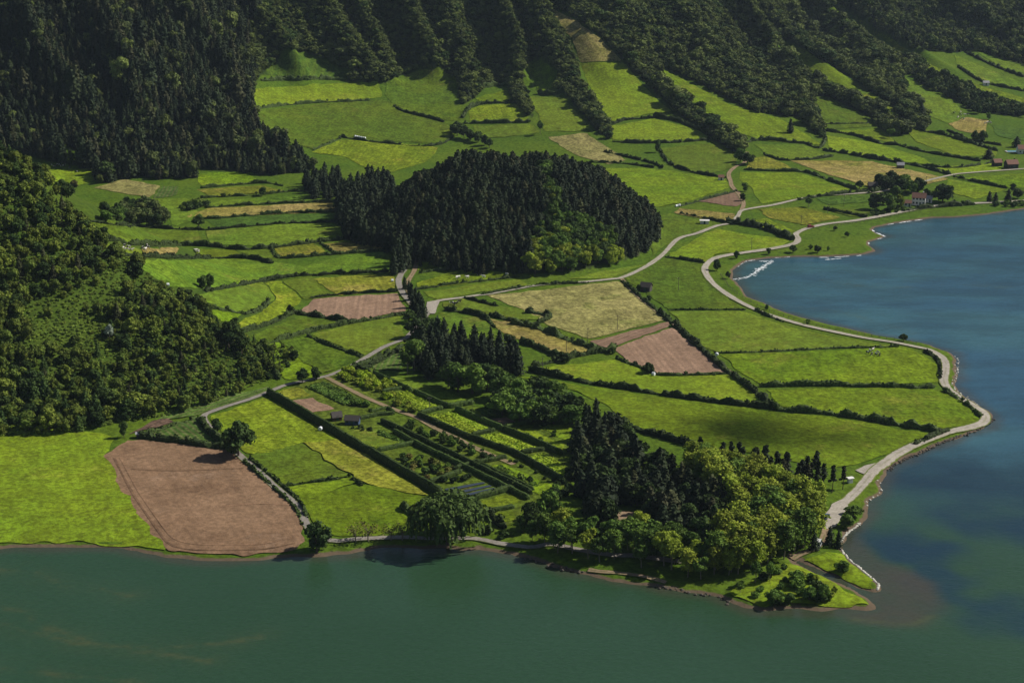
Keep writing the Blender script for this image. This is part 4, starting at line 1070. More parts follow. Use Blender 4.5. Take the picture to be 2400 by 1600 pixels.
for i, (dx, dy, hp, wp, sh, lf, lab) in enumerate([
    (1085, 904, 76, 90, 'b0', 'mid', 'largest rounded green tree before the conifer grove'),
    (1052, 900, 70, 80, 'b3', 'mid', 'second rounded green tree before the conifer grove'),
    (1118, 898, 66, 78, 'b1', 'dark', 'third rounded tree before the conifer grove'),
    (1030, 888, 58, 62, 'b1', 'dark', 'dark rounded tree left of the largest grove tree'),
    (1145, 892, 62, 62, 'b2', 'mid', 'rounded green tree right of the largest grove tree'),
    (952, 850, 80, 55, 'a0', 'mid', 'tall loose tree at the left end of the conifer grove'),
    (936, 858, 60, 38, 'a1', 'mid', 'slimmer loose tree leaning out at the grove corner'),
    (955, 775, 50, 52, 'b3', 'dark', 'dark tree where the lane enters the grove'),
    (985, 772, 46, 46, 'b0', 'dark', 'second dark tree right of the lane at the grove'),
    (1000, 760, 34, 36, 'b2', 'mid', 'small green tree below the gravel crossroads'),
    (940, 742, 32, 34, 'b1', 'dark', 'small dark tree left of the lane above the grove'),
    (548, 1047, 82, 84, 'b1', 'dark', 'lone round dark tree between the lane and the big brown field'),
    (500, 992, 36, 30, 'b2', 'dark', 'small tree by the lane bend above the lone round tree'),
    (728, 1268, 76, 68, 'b3', 'dark', 'bushy dark tree at the right corner of the big brown field'),
    (285, 1005, 42, 26, 'b0', 'dark', 'narrow tree at the upper left corner of the big brown field'),
    (695, 880, 36, 34, 'b1', 'dark', 'left of two dark trees on the lane above the garden'),
    (728, 872, 34, 28, 'b2', 'dark', 'right of two dark trees on the lane above the garden'),
    (466, 662, 32, 26, 'b3', 'dark', 'left of two round bushes on the valley hedge'),
    (483, 660, 34, 26, 'b0', 'dark', 'right of two round bushes on the valley hedge'),
    (667, 720, 22, 18, 'b1', 'dark', 'small round tree at the left tip of the valley brown field'),
    (1170, 788, 26, 30, 'b2', 'dark', 'round bush tree at the right end of the conifer grove'),
    (1297, 832, 24, 30, 'b3', 'dark', 'round bush below the tapering tan field'),
    (1408, 812, 18, 20, 'b0', 'dark', 'round bush at the left corner of the triangular ploughland'),
    (1489, 857, 26, 32, 'b1', 'dark', 'round bush on the lower edge of the triangular ploughland'),
    (1468, 668, 18, 14, 'b2', 'dark', 'small bush left of the small barn'),
    (1490, 692, 16, 13, 'b3', 'dark', 'small bush on the track below the barn'),
    (1516, 722, 18, 14, 'b0', 'dark', 'small bush at the right corner of the straw field'),
    (2075, 784, 19, 24, 'b1', 'dark', 'lone round bush on the shore by the road bend'),
    (1646, 622, 30, 20, 'b2', 'dark', 'largest of the trees at the head of the bay'),
    (1672, 640, 18, 14, 'b1', 'dark', 'small tree on the grass inside the bay road'),
    (1693, 594, 20, 15, 'b3', 'dark', 'small tree on the bay road above the surf'),
    (1765, 584, 16, 14, 'b0', 'dark', 'second small tree on the bay road'),
    (1821, 580, 18, 20, 'b1', 'dark', 'flat topped tree on the shore lawn left of its pair'),
    (1878, 580, 20, 18, 'b2', 'dark', 'flat topped tree on the shore lawn right of its pair'),
    (1861, 572, 12, 12, 'b3', 'mid', 'tiny tree behind the two flat topped shore trees'),
    (1902, 576, 12, 10, 'b0', 'mid', 'tiny tree right of the flat topped shore trees'),
    (1945, 545, 14, 13, 'b1', 'dark', 'small tree in the middle of the shore lawn'),
    (1918, 530, 12, 12, 'b1', 'dark', 'small tree on the shore lawn beside the road'),
    (1761, 712, 16, 10, 'b2', 'mid', 'slim tree on the lake side of the bay road'),
    (1856, 745, 14, 14, 'b3', 'mid', 'low tree between the bay road and the lake'),
    (1815, 306, 32, 18, 'c1', 'con', 'lone dark conifer on the long falling meadow'),
    (1511, 350, 30, 17, 'b0', 'mid', 'poplar like tree above the right shoulder of the hill'),
    (1241, 308, 32, 17, 'a2', 'mid', 'pale slender tree above the round hill'),
    (1858, 476, 22, 20, 'a1', 'mid', 'thin pale tree beside the upper road'),
    (2020, 428, 30, 34, 'b0', 'dark', 'left dark tree of the clump behind the white house'),
    (2048, 430, 38, 40, 'b1', 'dark', 'tall dark tree behind the white house'),
    (2078, 434, 36, 38, 'b2', 'mid', 'green tree in the middle of the house clump'),
    (2106, 440, 34, 38, 'b3', 'dark', 'rounded tree right behind the white house'),
    (2165, 464, 48, 58, 'b2', 'dark', 'big spreading tree right of the white house'),
    (2012, 482, 40, 40, 'b3', 'dark', 'dark tree at the left of the house garden'),
    (2042, 486, 42, 48, 'b0', 'mid', 'big round tree in front of the white house'),
    (2066, 478, 32, 26, 'b1', 'light', 'bright yellow-green tree by the white house'),
    (2060, 455, 30, 30, 'b3', 'mid', 'leafy tree between the barn and the white house'),
    (2034, 436, 34, 40, 'b3', 'dark', 'dense tree filling the left of the house clump'),
    (2064, 440, 34, 40, 'b2', 'dark', 'dense tree filling the middle of the house clump'),
    (2092, 446, 32, 36, 'b1', 'mid', 'dense tree filling the right of the house clump'),
    (2028, 470, 30, 34, 'b2', 'dark', 'dark undergrowth tree behind the big round house tree'),
    (2128, 458, 26, 26, 'b0', 'dark', 'small tree beside the annex of the white house'),
    (1974, 434, 20, 22, 'b1', 'dark', 'bush tree beside the dark field barn'),
    (2272, 464, 24, 15, 'c0', 'con', 'first pointed conifer on the far shore road'),
    (2286, 464, 22, 14, 'c1', 'con', 'second pointed conifer on the far shore road'),
    (2315, 466, 32, 18, 'c2', 'con', 'tallest pointed conifer by the right edge'),
    (2338, 456, 28, 26, 'b2', 'dark', 'dark tree at the right edge behind the conifers'),
    (2326, 440, 20, 20, 'b0', 'dark', 'round tree behind the tallest shore conifer'),
    (2240, 328, 28, 22, 'b1', 'dark', 'left of two trees above the red roofed house'),
    (2258, 328, 30, 24, 'b3', 'dark', 'right of two trees above the red roofed house'),
    (2335, 338, 24, 24, 'c2', 'con', 'dark pointed tree beside the swimming pool'),
    (2248, 262, 28, 20, 'b2', 'dark', 'dark tree on the upper right pasture edge'),
    (2270, 275, 18, 16, 'b0', 'mid', 'pale bush on the upper right pasture edge'),
    (2270, 365, 24, 26, 'c3', 'con', 'dark tree beside the small grey house'),
    (2044, 318, 24, 20, 'a0', 'mid', 'pale tree at the lower end of the wooded rib'),
    (1700, 372, 36, 30, 'b2', 'mid', 'leafy tree at the top of the farm lane'),
    (1716, 378, 28, 40, 'b1', 'dark', 'bushy tree right of the farm lane top'),
    (1710, 440, 22, 20, 'b3', 'mid', 'light tree by the small brown field'),
    (1705, 462, 20, 18, 'b0', 'dark', 'dark tree at the road fork'),
    (457, 524, 32, 36, 'b1', 'dark', 'round tree below the long tan field'),
    (602, 450, 24, 20, 'b2', 'dark', 'lone tree on the short yellow band'),
    (140, 438, 28, 32, 'b3', 'dark', 'dark round tree at the far left meadow'),
    (170, 434, 22, 24, 'b0', 'rust', 'brownish tree at the far left meadow'),
    (247, 412, 42, 52, 'b1', 'dark', 'broad dark tree above the tilted straw field'),
    (285, 404, 28, 34, 'b2', 'dark', 'bush tree right of the broad dark tree'),
    (966, 612, 26, 9, 'c0', 'con', 'narrow cypress beside the dirt lane'),
    (1081, 614, 18, 14, 'b3', 'dark', 'little tree at the shaded foot of the hill'),
    (1945, 1212, 34, 44, 'b0', 'mid', 'round bush tree on the shore by the parking place'),
    (1960, 1185, 26, 48, 'b1', 'mid', 'spreading green bush behind the round shore bush'),
    (1905, 1250, 44, 26, 'c1', 'con', 'dark small conifer at the end of the parking place'),
    (1925, 1258, 42, 22, 'c2', 'con', 'dark small conifer beside the stone edged shore'),
    (1870, 1262, 40, 26, 'c3', 'con', 'dark small conifer at the head of the inlet'),
    (1932, 1312, 28, 40, 'b2', 'mid', 'lone bushy tree on the narrow spit'),
    (1780, 1390, 38, 50, 'b3', 'mid', 'front left bush tree on the peninsula tip'),
    (1812, 1388, 30, 36, 'b0', 'mid', 'second bush tree on the peninsula tip'),
    (1858, 1378, 36, 38, 'b1', 'mid', 'middle bush tree on the peninsula tip'),
    (1892, 1380, 44, 34, 'b2', 'mid', 'upright bush tree on the peninsula tip'),
    (1915, 1362, 20, 16, 'b3', 'light', 'little sapling towards the peninsula point'),
    (1872, 1340, 24, 24, 'b0', 'light', 'small tree above the inlet bank'),
    (1828, 1340, 34, 42, 'b1', 'mid', 'tree on the lawn behind the tip bushes'),
    (1768, 1335, 50, 26, 'a0', 'mid', 'slender tree at the front edge of the peninsula lawn'),
    (1735, 1340, 56, 30, 'a1', 'mid', 'second slender tree at the edge of the lawn'),
    (1700, 1362, 34, 26, 'a2', 'mid', 'thin tree at the left end of the peninsula lawn')]):
    plant_d(sh, lf, dx, dy, hp, wp, name='conifer_tree' if sh[0] == 'c' else 'broadleaf_tree', label=lab, cat='tree')
plant_d('w0', 'dark', 1030, 1246, 118, 182, name='willow_tree', label='huge weeping willow on the front lakeshore', cat='tree')
for dx, dy, hp, sh, lab in ((817, 1244, 40, 'r0', 'small rusty tree on the shore path left of its bare twin'), (846, 1243, 44, 'r1', 'bare twigged tree on the shore path'), (898, 1240, 36, 'r0', 'small rusty tree left of the willow'), (924, 1240, 44, 'r1', 'rusty tree touching the willow')):
    plant_d(sh, 'rust', dx, dy, hp, hp * 1.05, name='shore_tree', label=lab)
for i, (dx, dy, hp) in enumerate([(905, 632, 62), (918, 626, 76), (930, 618, 80), (940, 606, 72), (912, 612, 66), (928, 600, 60), (945, 596, 50)]):
    plant_d('c%d' % (i % 4), 'con', dx, dy, hp, hp * .36, name='conifer_tree', label='tall conifer in the clump beside the grey lane', group='conifers beside the grey lane')
for i, (dx, dy, hp) in enumerate([(945, 690, 40), (955, 706, 46), (963, 718, 50), (970, 728, 48), (948, 716, 40), (958, 736, 42), (930, 665, 30), (940, 676, 32), (975, 745, 36)]):
    plant_d('c%d' % (i % 4), 'con', dx, dy, hp, hp * .5, name='conifer_tree', label='dark cypress lining the lane above the grove', group='cypresses along the lane')
for i, (dx, dy, hp) in enumerate([(1050, 312, 34), (1066, 318, 30), (1082, 322, 28), (1098, 326, 26), (1112, 334, 26), (1124, 340, 22), (1042, 305, 22)]):
    plant_d('b%d' % (i % 4), 'dark', dx, dy, hp, hp * 1.0, name='broadleaf_tree', label='dark tree in the row behind the round hill top', group='tree row behind the hill')
for i, (dx, dy, hp) in enumerate([(1345, 985, 84), (1368, 982, 92), (1352, 965, 62), (1388, 995, 74), (1405, 1000, 70), (1330, 1040, 84), (1322, 1075, 76), (1425, 985, 56), (1440, 1005, 60)]):
    plant_d('c%d' % (i % 4) if i < 7 else 'b%d' % (i % 4), 'con' if i < 7 else 'dark', dx, dy + 25, hp, hp * .42 if i < 7 else 56, name='conifer_tree' if i < 7 else 'broadleaf_tree', label='tall conifer standing between the garden and the long meadow' if i < 7 else 'rounded dark tree right of the tall conifers by the long meadow', group='tall conifers by the garden' if i < 7 else 'rounded trees by the long meadow')
for dx, dy, hp, lf in ((1222, 1215, 70, 'dark'), (1258, 1195, 78, 'mid'), (1285, 1210, 60, 'mid'), (1200, 1222, 46, 'mid')):
    plant_d('b%d' % (dx % 4), lf, dx, dy, hp, hp * .8, name='broadleaf_tree', label='leafy tree between the lower garden and the shore', group='trees at the lower garden corner')
def clump(dpoly, sp, seed, shp, lfs, hs, lab, grp, nm='broadleaf_tree'):
    grove(dpoly, sp, seed, lambda x, y, g: plant(shp + str(g.integers(3)), lfs[g.integers(len(lfs))], x, y, g.uniform(*hs), 1.1, name=nm, label=lab, group=grp))
clump("2268,472 2300,468 2400,462 2400,474 2300,478", 4.2, 60, 's', ['dark', 'mid'], (1.6, 3.0), 'shrub on the far shore below the conifer row', 'shrubs on the far shore', 'shrub')
clump("1990,492 2090,474 2100,482 2000,500", 4.0, 59, 's', ['dark', 'mid'], (1.4, 2.6), 'shrub along the garden front of the white house', 'shrubs before the white house', 'shrub')
clump("272,500 300,480 340,478 380,500 388,518 340,522 290,515", 6.5, 51, 'b', ['dark', 'wall'], (6, 10), 'dark tree in the clump below the tilted straw field', 'dark clump in the left valley')
clump("185,500 230,480 275,500 285,515 220,508", 9.5, 52, 'b', ['dark', 'mid'], (4, 7), 'small tree in the scrub beside the spur', 'scrub trees beside the spur')
clump("0,440 60,400 110,400 115,430 190,470 200,500 150,470 60,430", 12, 53, 'b', ['dark', 'spur'], (5, 9), 'tree in the dip between the spur and the left wood', 'trees in the left dip')
clump("395,480 450,462 490,470 440,488", 5, 54, 's', ['dark', 'fern'], (2.5, 4), 'shrub on the knoll left of the long tan field', 'shrubs on the knoll', 'shrub')
clump("700,425 780,405 785,460 720,462 705,445", 6.5, 55, 'c', ['con'], (8, 13), 'dark conifer linking the left wood to the round hill', 'conifers between wood and hill', 'conifer_tree')
clump("540,820 580,830 620,860 640,882 590,880 555,870", 6.5, 56, 'b', ['dark', 'spur'], (3, 5.5), 'tree at the tip of the wooded spur', 'trees at the spur tip')
clump("640,905 500,950 450,935 560,900 640,885", 4.2, 57, 's', ['fern', 'spur'], (1.5, 2.5), 'low shrub on the bank below the spur', 'shrubs below the spur', 'shrub') if False else None
clump("515,805 540,782 572,805 565,825", 6, 58, 'a', ['dark'], (9, 12), 'tall leafy tree rising at the spur end', 'tall trees at the spur end')

# ------------------------------------------------------------------ hedges
def hedge_mesh(w, width, height, rough, step, g):
    """leafy wall along a world polyline: rounded block with clumps, plus loose leaf tufts"""
    w = resample(w, step)
    n = len(w)
    t = np.gradient(w, axis=0); t /= np.hypot(*t.T)[:, None] + 1e-9
    nr = np.stack([-t[:, 1], t[:, 0]], 1)
    prof = np.array([(-.52, -.25), (-.56, .35), (-.47, .78), (-.18, 1.0), (.18, 1.0), (.47, .78), (.56, .35), (.52, -.25)])
    hv = height * (1 + rough * 1.5 * (vnoise(w[:, 0] / 3.1, w[:, 1] / 3.1) - .5) + rough * .9 * (vnoise(w[:, 0] / 11, w[:, 1] / 11) - .5))
    wv = width * (1 + rough * (vnoise(w[:, 0] / 4 + 50, w[:, 1] / 4) - .5))
    if rough > .6: hv *= 1 - .75 * smooth(.70, .86, vnoise(w[:, 0] / 6.5 + 80, w[:, 1] / 6.5))
    hv[0] *= .7; hv[-1] *= .7; wv[0] *= .6; wv[-1] *= .6
    off = prof[None, :, 0] * wv[:, None] + g.normal(0, .05 + .09 * rough, (n, 8))
    up = prof[None, :, 1] * hv[:, None] + g.normal(0, .03 + .12 * rough, (n, 8)) * (prof[None, :, 1] > 0)
    gz = hsample(w[:, 0], w[:, 1])
    v = np.empty((n, 8, 3))
    v[:, :, :2] = w[:, None, :] + nr[:, None, :] * off[:, :, None] + t[:, None, :] * g.normal(0, .12 * step, (n, 8))[:, :, None]
    v[:, :, 2] = gz[:, None] + up
    m = Mesh()
    f = grid_faces(n, 8).tolist() + [list(range(8)), list(range((n - 1) * 8 + 7, (n - 1) * 8 - 1, -1))]
    V = v.reshape(-1, 3)
    m.add(V, f)
    if rough > .6:                                                  # taller single bushes grown out of the hedge
        for q_ in np.where(g.uniform(size=n) < .07 * step)[0]:
            s_ = height * g.uniform(.35, .75)
            c_ = np.array([w[q_, 0], w[q_, 1], gz[q_] + height * g.uniform(.55, 1.0)])
            m.add(ICO_V * g.uniform(.8, 1.15, (12, 1)) * s_ * .9 + c_, ICO_F)
            d_ = unit(g.normal(0, 1, (16, 3))); d_[:, 2] = np.abs(d_[:, 2])
            m.add(*cards(c_ + d_ * s_, d_, .6, g))
    k_ = max(6, int(n * (2.6 if rough > .3 else 1.4)))
    i = g.integers(0, n, k_); j = g.integers(1, 7, k_)
    p = v[i, j] + g.normal(0, .1, (k_, 3))
    d = np.stack([nr[i, 0] * prof[j, 0] * 2, nr[i, 1] * prof[j, 0] * 2, prof[j, 1]], 1)
    m.add(*cards(p, d, .75 if rough > .3 else .5, g))
    return m

def hedge(dpts, width, height, label, mat='hedge', rough=.85, step=1.0, group='field hedges', name='hedge', smoothc=True):
    d_ = P(dpts)
    w = on_ground(resample(curve(d_, sub=4) if smoothc and len(d_) > 2 else d_, 8))[:, :2]
    g = np.random.default_rng(abs(int(d_.sum() * 7)) % 100000)
    o = hedge_mesh(w, width, height, rough, step, g).build(name, LEAF[mat])
    return tag(o, label, 'hedge', group)

HEDGES = """2.4,2.2|dark hedge on the lower edge of the meadow between the two plain hedges|1215,852 1350,880 1550,911 1700,931 1775,938
2.2,2.0|dark hedge on the plain side of the straight dirt track below the ploughland|1552,748 1600,792 1662,848 1720,890 1780,941
2.0,1.8|straight bushy hedge splitting the meadows inside the road hairpin|1745,888 1900,886 2050,890 2145,891
2.6,2.3|long dark hedge bounding the hairpin meadow below|1782,942 1900,951 1962,959 2050,975 2160,992
1.0,0.7|thin bank of scrub under the olive pasture|1642,812 1780,807 1900,801 2062,797
0.9,0.8|thin straight hedge above the olive pasture|1535,713 1600,712 1712,712
1.8,1.6|hedge beside the straw field and the barn pasture|1430,646 1470,682 1510,715 1548,745
3.0,2.6|thick rounded hedge below the pale straw field|1175,743 1250,759 1300,780 1370,803 1392,810 1412,803
2.0,1.9|curved hedge under the black cattle pasture|1022,712 1090,722 1120,735 1137,753
1.8,1.8|short hedge from the road along the top of the straw field|1067,685 1090,691 1142,704
2.0,2.0|short dark hedge left of the three white bales|1125,724 1177,739
2.4,2.2|hooked hedge biting into the left of the straw field|1207,718 1240,722 1265,729 1240,741 1195,746
2.2,2.0|hedge curving from the grove under the tapering tan field|1195,787 1240,801 1270,815 1302,824
2.4,2.2|hedge joining the round bushes left of the triangular ploughland|1222,842 1280,830 1340,816 1405,806
1.6,1.5|bushy bank along the lower left of the triangular ploughland|1415,824 1475,846 1512,862 1590,862 1665,860
1.6,1.5|hedge between the sheep meadow and the strip above the crossroads|952,666 1060,651 1192,636
1.4,1.4|hedge of the little meadow right of the cypress|962,628 1052,614
1.5,1.4|scrubby verge on the road above the straw field|1105,678 1234,656 1350,650
2.4,2.2|bushy hedge at the back of the peninsula wood|1448,985 1490,996 1540,1010 1600,1028
2.0,1.8|hedge linking the round bushes across the valley|472,670 560,655 640,641 720,633 892,626
2.2,1.9|hedge below the grazing cattle beside the spur|280,587 400,592 480,595 570,594 625,606
2.4,2.1|long hedge above the grazing cattle|228,549 320,562 450,564 490,566 560,574 640,568 730,557 800,549
2.0,1.9|hedge along the lower side of the small yellow square|623,570 645,593 760,585 900,575
1.6,1.6|short hedge between the yellow square and the tan field|735,559 768,581
1.8,1.7|short hedge running to the lane conifers|858,554 906,572
1.6,1.6|bushy hedge across the broad band behind the spur|208,510 310,521 450,529 560,522 640,515 782,511
1.8,1.8|bushy hedge under the long tan field|450,500 500,503 640,491 772,488
1.4,1.4|hedge on top of the long tan field|470,478 600,470 775,463
1.6,1.6|hedge below the short yellow band|460,455 600,448 655,441 700,440
1.6,1.6|hedge above the short yellow band|460,433 600,421 650,428
2.0,1.8|hedge on the lower side of the spur end pasture|440,703 520,715 562,722
2.0,1.9|curved hedge inside the bright swath|562,722 600,712 616,694
2.0,1.9|hedge climbing to the valley brown field|548,766 600,751 635,738 670,721 690,722
2.2,2.0|dark hedge under the valley brown field|690,723 740,729 812,743
1.5,1.5|hedge on top of the valley brown field|715,685 800,675 912,670
1.9,1.7|long hedge under the pastures left of the lane trees|590,796 690,769 780,749 926,723
1.7,1.5|hedge slanting down to the garden lane|706,773 760,796 832,821
2.2,2.0|hedge at the right foot of the spur|586,800 612,832 642,872
2.6,2.4|thick hedge between the vegetable triangle and the big brown field|320,1004 420,1018 517,1031
1.6,1.5|hedge above the vegetable triangle|336,998 395,980 452,960
2.6,2.4|thick hedge along the lane left of the lone round tree|457,962 488,1000 540,1042
1.0,1.0|low verge hedge between lane and big brown field|562,1062 600,1095 640,1130 680,1170 694,1205
1.1,1.1|low verge hedge on the right of the lane|575,1055 612,1085 650,1115 690,1155 706,1190
1.0,1.0|low bank under the dark green lane meadow|655,1116 730,1106 802,1096
1.2,1.1|short bank ending at the yellow garden-side meadow|802,1096 832,1116
2.0,1.8|hedge on the upper side of the lane by the grove|806,850 850,833 932,790
1.8,1.7|hedge on the lower side of the lane by the grove|815,858 860,838 925,802
2.2,2.4|short clipped hedge left of the willow|922,1165 950,1186
2.2,2.4|dark hedge right of the willow crown|1116,1180 1160,1214
1.8,1.8|long hedge across the upper slope meadows|576,252 650,243 740,236 850,232
1.8,1.7|broken hedge crossing the right upper pasture|905,245 930,258 975,269 1020,281
2.4,2.4|dark tree hedge under the fern slope|600,186 700,182 795,184
1.6,1.6|long hedge above the yellow meadow behind the hill|782,315 850,326 960,336 1015,331 1040,315
1.4,1.4|hedge left of the yellow meadow behind the hill|720,346 782,318
2.4,2.4|hedge above the small hedged meadow|1062,272 1077,251 1112,239 1185,236
2.2,2.2|hedge below the small hedged meadow|1064,284 1130,283 1217,281
2.4,2.8|wooded hedge under the small treed meadow|1060,215 1120,200 1180,196
2.4,2.8|wooded hedge under the hollow meadow|1235,216 1270,218 1310,206
1.8,1.8|curved hedge above the oval meadow|1405,287 1440,276 1500,272
2.6,2.6|thick hedge right of the oval meadow top|1500,270 1560,280 1630,312
2.0,2.0|hedge below the oval meadow|1407,326 1470,329 1560,327 1632,321
1.6,1.5|hedge on top of the big smooth meadow|1350,373 1430,376 1502,386
1.6,1.6|hedge beside the straw field on the hill shoulder|1388,349 1440,361 1500,376 1522,387
1.8,1.7|hedge round the pasture above the farm lane|1516,345 1530,370 1560,387 1620,403 1667,409
2.2,2.2|bushy hedge above the tucked pasture|1640,322 1700,330 1750,322 1852,331
1.8,1.8|winding hedge below the dark wooded rib|1852,331 1882,341 1897,320 1890,300
2.2,2.2|thick hedge on top of the long tan field|1890,346 1940,353 2000,364 2100,380 2182,402
1.8,1.8|hedge above the round clump meadow|1895,301 1960,311 2020,330 2062,334
1.2,1.2|thin hedge across the high pasture|1900,286 2000,284
1.5,1.5|hedge below the tucked pasture|1755,356 1800,369 1870,366 1912,360
1.7,1.6|hedge crossing above the bright wide meadow|1710,391 1790,394 1850,396 1900,413 1967,436
1.8,1.7|hedge along the upper road|1832,460 1900,450 2002,440
1.4,1.3|hedge on the small brown field by the fork|1560,475 1600,464 1692,440
1.3,1.2|hedge under the tan field by the fork|1562,491 1620,502 1682,516
3.4,3.2|dense dark hedge row in the wedge of the two roads|1668,512 1720,518 1770,530 1822,552
1.6,1.6|hedge left of the wedge meadow|1530,591 1617,605
1.8,1.7|hedge before the red roofed house|2110,381 2200,386 2300,371
1.8,1.7|hedge slanting down at the right edge|2190,406 2250,420 2312,433
1.7,1.6|hedge above the red roofed house|2052,331 2130,351 2252,371
2.2,2.2|hedge below the lying cattle|2072,282 2120,302 2172,312 2290,348
1.6,1.5|hedge left of the house garden|1892,481 1990,500
2.2,2.2|hedge behind the white house|1995,445 2082,424
1.8,1.8|bushes on the inside of the shore road hairpin|2100,1022 2150,1000 2180,990
1.8,1.6|bushes inside the road bend beside the hairpin meadow|2168,898 2200,916 2236,942 2252,958
1.5,1.4|bushes inside the road bend by the horses|2122,806 2150,824 2160,845 2158,872
1.2,1.2|bushes along the wall of the bay road|1735,712 1760,725 1800,740
2.4,2.0|hedge along the far shore road right of the white house|2080,485 2130,478 2240,470
1.5,1.4|scrub row left of the far conifers|2175,300 2230,322 2300,335
2.0,2.0|scrub hedge below the far right hill meadow|2200,155 2260,190 2352,210
2.4,2.4|scrub hedge between the two far right hill meadows|2215,120 2290,155 2352,178"""
for line in HEDGES.split('\n'):
    wh, lab, pts = line.split('|')
    w_, h_ = (float(v) for v in wh.split(','))
    far = P(pts)[:, 1].mean() < 480
    hedge(pts, w_ * .82, h_ * (1.0 if far else .92), lab, step=1.5 if far else 1.0)
TRIM = """2.2,2.8|tall clipped hedge along the outer left side of the garden|616,904 735,974 870,1054 1014,1138
1.8,2.2|clipped hedge above the middle garden path, upper|876,970 1027,1042 1130,1092 1220,1137
1.8,2.0|clipped hedge above the middle garden path, lower|905,994 970,1030 1080,1082 1214,1149
1.8,2.2|clipped hedge along the lower side of the bright row plots|960,956 1067,1003 1184,1044 1297,1109
1.8,2.2|clipped hedge on the back of the upper bright row plot|1047,943 1100,965 1154,988
1.8,2.2|clipped hedge on the back of the lower bright row plots|1158,989 1225,1016 1290,1046
1.6,2.0|first clipped hedge at the top garden corner|811,840 851,860
1.6,2.0|second clipped hedge behind the yellow orchard|858,860 900,880 945,900
1.8,2.2|clipped hedge turning the corner of the shaded plot|951,903 990,922 1031,938 1087,928
1.4,1.8|short clipped cross hedge under the yellow orchard|877,903 924,894
1.4,1.8|short clipped cross hedge above the second bright plot|964,953 1017,940
1.4,1.8|short clipped cross hedge below the second bright plot|1081,1003 1137,990
1.4,1.8|short clipped cross hedge under the small brown garden plot|1157,985 1221,972
1.4,1.8|short clipped cross hedge below the third bright plot|1194,1043 1251,1035
1.4,1.8|short clipped cross hedge in the lower left garden|867,1038 961,1019
1.4,1.8|short clipped cross hedge above the lawn strip|1091,1067 1164,1053
1.8,2.2|clipped cross hedge above the small lawns|1087,1149 1177,1125
1.4,1.6|clipped hedge closing the plot by the lawn strip|1105,1070 1160,1096 1225,1128
1.4,1.8|clipped hedge left of the plastic beds|985,1112 1060,1086
1.4,1.8|clipped cross hedge under the middle orchard|1045,1080 1100,1062
1.4,1.6|clipped cross hedge between the small lawns|1114,1178 1181,1167
1.6,1.6|clipped hedge by the garden house|820,965 870,955 905,952
1.2,1.2|low clipped hedge around the garden beds|850,948 890,938 905,948"""
for line in TRIM.split('\n'):
    wh, lab, pts = line.split('|')
    w_, h_ = (float(v) for v in wh.split(','))
    hedge(pts, w_, h_, lab, 'trim', .10, .8, 'clipped garden hedges', smoothc=False)

# ------------------------------------------------------------------ garden plots with rows
def rows_plot(name, dquad, n, width, height, leaf, label, rough=.5, gaps=0.0, soil=None, cat='crop'):
    """a bed of planted rows: quad corners a b c d, rows run a->b ... d->c"""
    q_ = on_ground(P(dquad))[:, :2]
    c = q_.mean(0)
    e = empty(name, (c[0], c[1], float(hsample(c[:1], c[1:])[0])))
    if soil:
        s = drape('soil', resample(np.vstack([q_, q_[:1]]), 3)[:-1], MAT[soil], .30)
        s.location = -e.location; s.parent = e
    g = np.random.default_rng(int(c[0] * 13 + 5000))
    for k_ in range(n):
        f_ = (k_ + .5) / n
        p0 = q_[0] * (1 - f_) + q_[3] * f_; p1 = q_[1] * (1 - f_) + q_[2] * f_
        o = hedge_mesh(np.array([p0, p1]), width, height, rough, .8, g).build('plant_row', LEAF[leaf], e)
        o.location = -e.location
    return tag(e, label, cat, 'planted garden plots')
rows_plot('crop_bed', "898,906 970,948 1012,938 931,900", 8, 1.7, .6, 'tea', 'first bright yellow-green row plot, nearest the yellow orchard', .35, soil='YG')
rows_plot('crop_bed', "982,955 1066,1001 1122,985 1038,950", 9, 1.7, .6, 'tea', 'second bright yellow-green row plot in the middle of the garden', .35, soil='YG')
rows_plot('crop_bed', "1092,1006 1184,1046 1240,1034 1145,996", 9, 1.7, .6, 'tea', 'third bright yellow-green row plot, down from the middle', .35, soil='YG')
rows_plot('crop_bed', "1203,1052 1293,1102 1310,1080 1252,1043", 8, 1.7, .6, 'tea', 'last bright yellow-green row plot beside the conifers', .35, soil='YG')
rows_plot('crop_bed', "704,890 790,932 830,920 744,879", 8, 1.3, .8, 'mid', 'mid-green row plot at the top of the garden', .4, soil='GD')
rows_plot('crop_bed', "868,1000 935,1020 912,1008 870,990", 5, 1.0, .7, 'mid', 'small green rows in the lower left garden', .5)
rows_plot('crop_bed', "800,1005 870,1030 860,1036 795,1010", 3, .8, .6, 'light', 'short yellow-green rows beside the outer garden hedge', .5)
def shrubs(dpoly, sp, seed, leaf, hs, lab, grp, wide=1.0, shp='s'):
    grove(dpoly, sp, seed, lambda x, y, g: plant(shp + str(g.integers(3)), leaf[g.integers(len(leaf))], x, y, g.uniform(*hs), wide, name='shrub' if shp == 's' else 'fruit_tree', label=lab, cat='shrub' if shp == 's' else 'tree', group=grp))
shrubs("765,866 800,848 912,890 865,904", 3.6, 61, ['tea', 'light'], (2.2, 3.4), 'bright yellow-green fruit bush in the upper garden', 'yellow-green garden bushes')
shrubs("870,908 890,905 965,948 945,952", 3.4, 62, ['tea', 'light'], (2.0, 2.8), 'yellow-green bush along the first bright plot', 'yellow-green bushes by the path')
shrubs("910,975 944,971 1020,1006 1150,1054 1125,1062 1010,1025", 4.4, 63, ['dark', 'mid', 'dark'], (1.6, 2.8), 'dark green bush in the middle orchard', 'bushes of the middle orchard')
